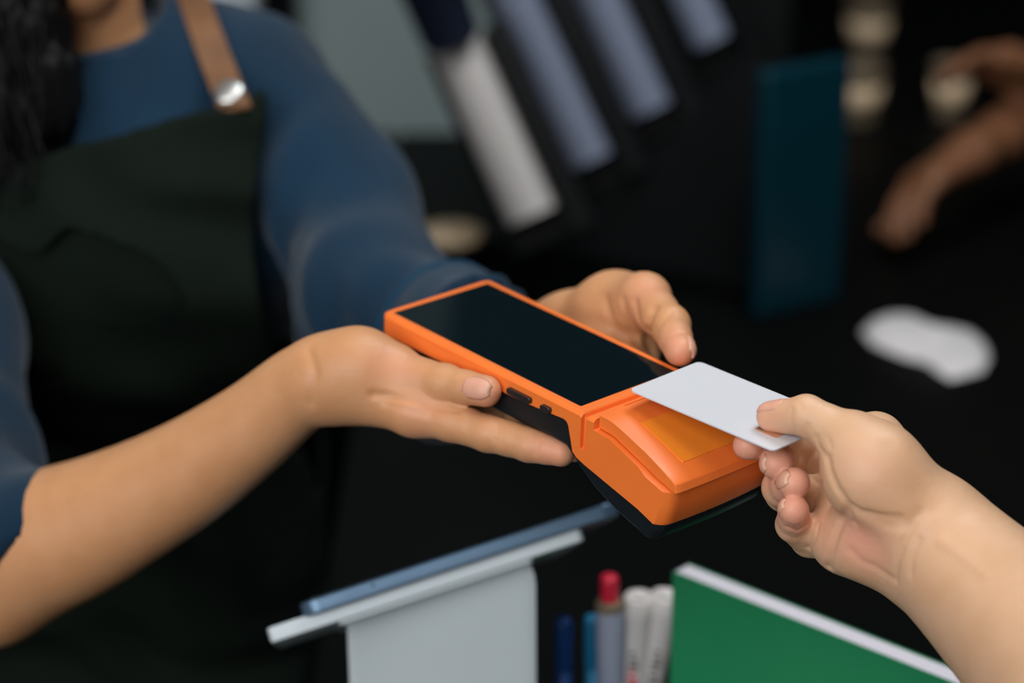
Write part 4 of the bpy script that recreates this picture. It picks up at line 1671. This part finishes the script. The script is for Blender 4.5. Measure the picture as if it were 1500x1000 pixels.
def simple_hand(wrist, dirv, palm, s, curl=.5, side=1):
    """five-fingered relaxed hand; returns (base group prims, finger groups)"""
    d = nrm(dirv)
    pn = nrm(np.asarray(palm) - d * (np.asarray(palm) @ d))
    sd = np.cross(d, pn) * side
    b = []
    fg = []
    for i, (o, ln) in enumerate(((-.030, .92), (-.010, 1.0), (.010, .95), (.028, .75))):
        m = wrist + d * .085 * s + sd * o * s
        b.append((wrist + sd * o * .5 * s, m, .016 * s, .0115 * s))
        p = m
        pts = [p]
        an = 0
        for L in (.042, .026, .021):
            an += curl
            p = p + (d * math.cos(an) + pn * math.sin(an)) * L * ln * s
            pts.append(p)
        fg.append(finger(pts, [.0108 * s, .009 * s, .008 * s, .0066 * s], pn, .001))
    t0 = wrist + d * .03 * s - sd * .028 * s
    td = nrm(d * .7 - sd * .6 + pn * .5)
    fg.append(finger([t0, t0 + td * .035 * s, t0 + (td + d * .2) * .065 * s, t0 + (td + d * .5) * .085 * s], [.014 * s, .0115 * s, .010 * s, .008 * s], pn, .001))
    return b, fg


far = empty('person', (0.98, 2.55, 0), 'background person in black reaching bare arms over the back counter', 'person')
fb = Group(.02)
w1 = P(1425, 222, 2.50)
e1_ = P(1500, 180, 2.60)
s1 = np.array([0.84, 2.50, 1.24])
fb.chain([w1, (w1 + e1_) / 2, e1_, P(1620, 140, 2.60), s1], [.019, .023, .028, .036, .046])
bb, fg1 = simple_hand(w1, P(1350, 268, 2.47) - w1, CD(-.3, -1, .2), .80, .35)
for q in bb: fb.cap(*q)
w2 = P(1545, 118, 2.58)
e2_ = P(1660, 150, 2.62)
s2 = np.array([0.98, 2.78, 1.24])
fb.chain([w2, e2_, s2], [.023, .036, .046])
bb, fg2 = simple_hand(w2, P(1470, 95, 2.56) - w2, CD(0, -1, .3), .85, .3, -1)
for q in bb: fb.cap(*q)
figF = Figure(fb, fg1 + fg2, .008)
FHC = np.array([0.90, 2.62, 1.50])
fb.cap(s1, s2, .07, .07)
fb.cap((s1 + s2) / 2, FHC, .055, .05)
fb.cap(FHC, FHC + np.array([0, -.02, .06]), .085, .088)
sdf_object('body', figF, 0.0035, M['skin_far_shaded'], far, None, None, [])
fc = Group(.06)
fc.cap(s1, s2, .085, .085)
fc.cap(s1, (s1 + e1_) / 2, .085, .060)
fc.cap(s2, (s2 + e2_) / 2, .085, .060)
mid = (s1 + s2) / 2 + np.array([.06, .02, 0])
fc.cap(mid + np.array([-.05, .03, -.15]), mid + np.array([-.05, .05, -.5]), .14, .14)
fc.cap(mid + np.array([.05, .03, -.15]), mid + np.array([.05, .05, -.5]), .14, .14)
sdf_object('black_shirt', fc, 0.012, M['trousers'], far, None, None, None)
ft = Group(.05)
for s in (-1, 1):
    a = mid + np.array([s * .08, .05, -.55])
    ft.cap(a, np.array([a[0], a[1], .06]), .11, .055)
sdf_object('trousers', ft, 0.014, M['trousers'], far, None, None, None)
hh = Group(.03).cap(FHC + np.array([0, .02, .07]), FHC + np.array([0, .03, .0]), .095, .08)
sdf_object('hair', hh, 0.010, M['hair'], far, None, None, None)
bpy.context.view_layer.update()
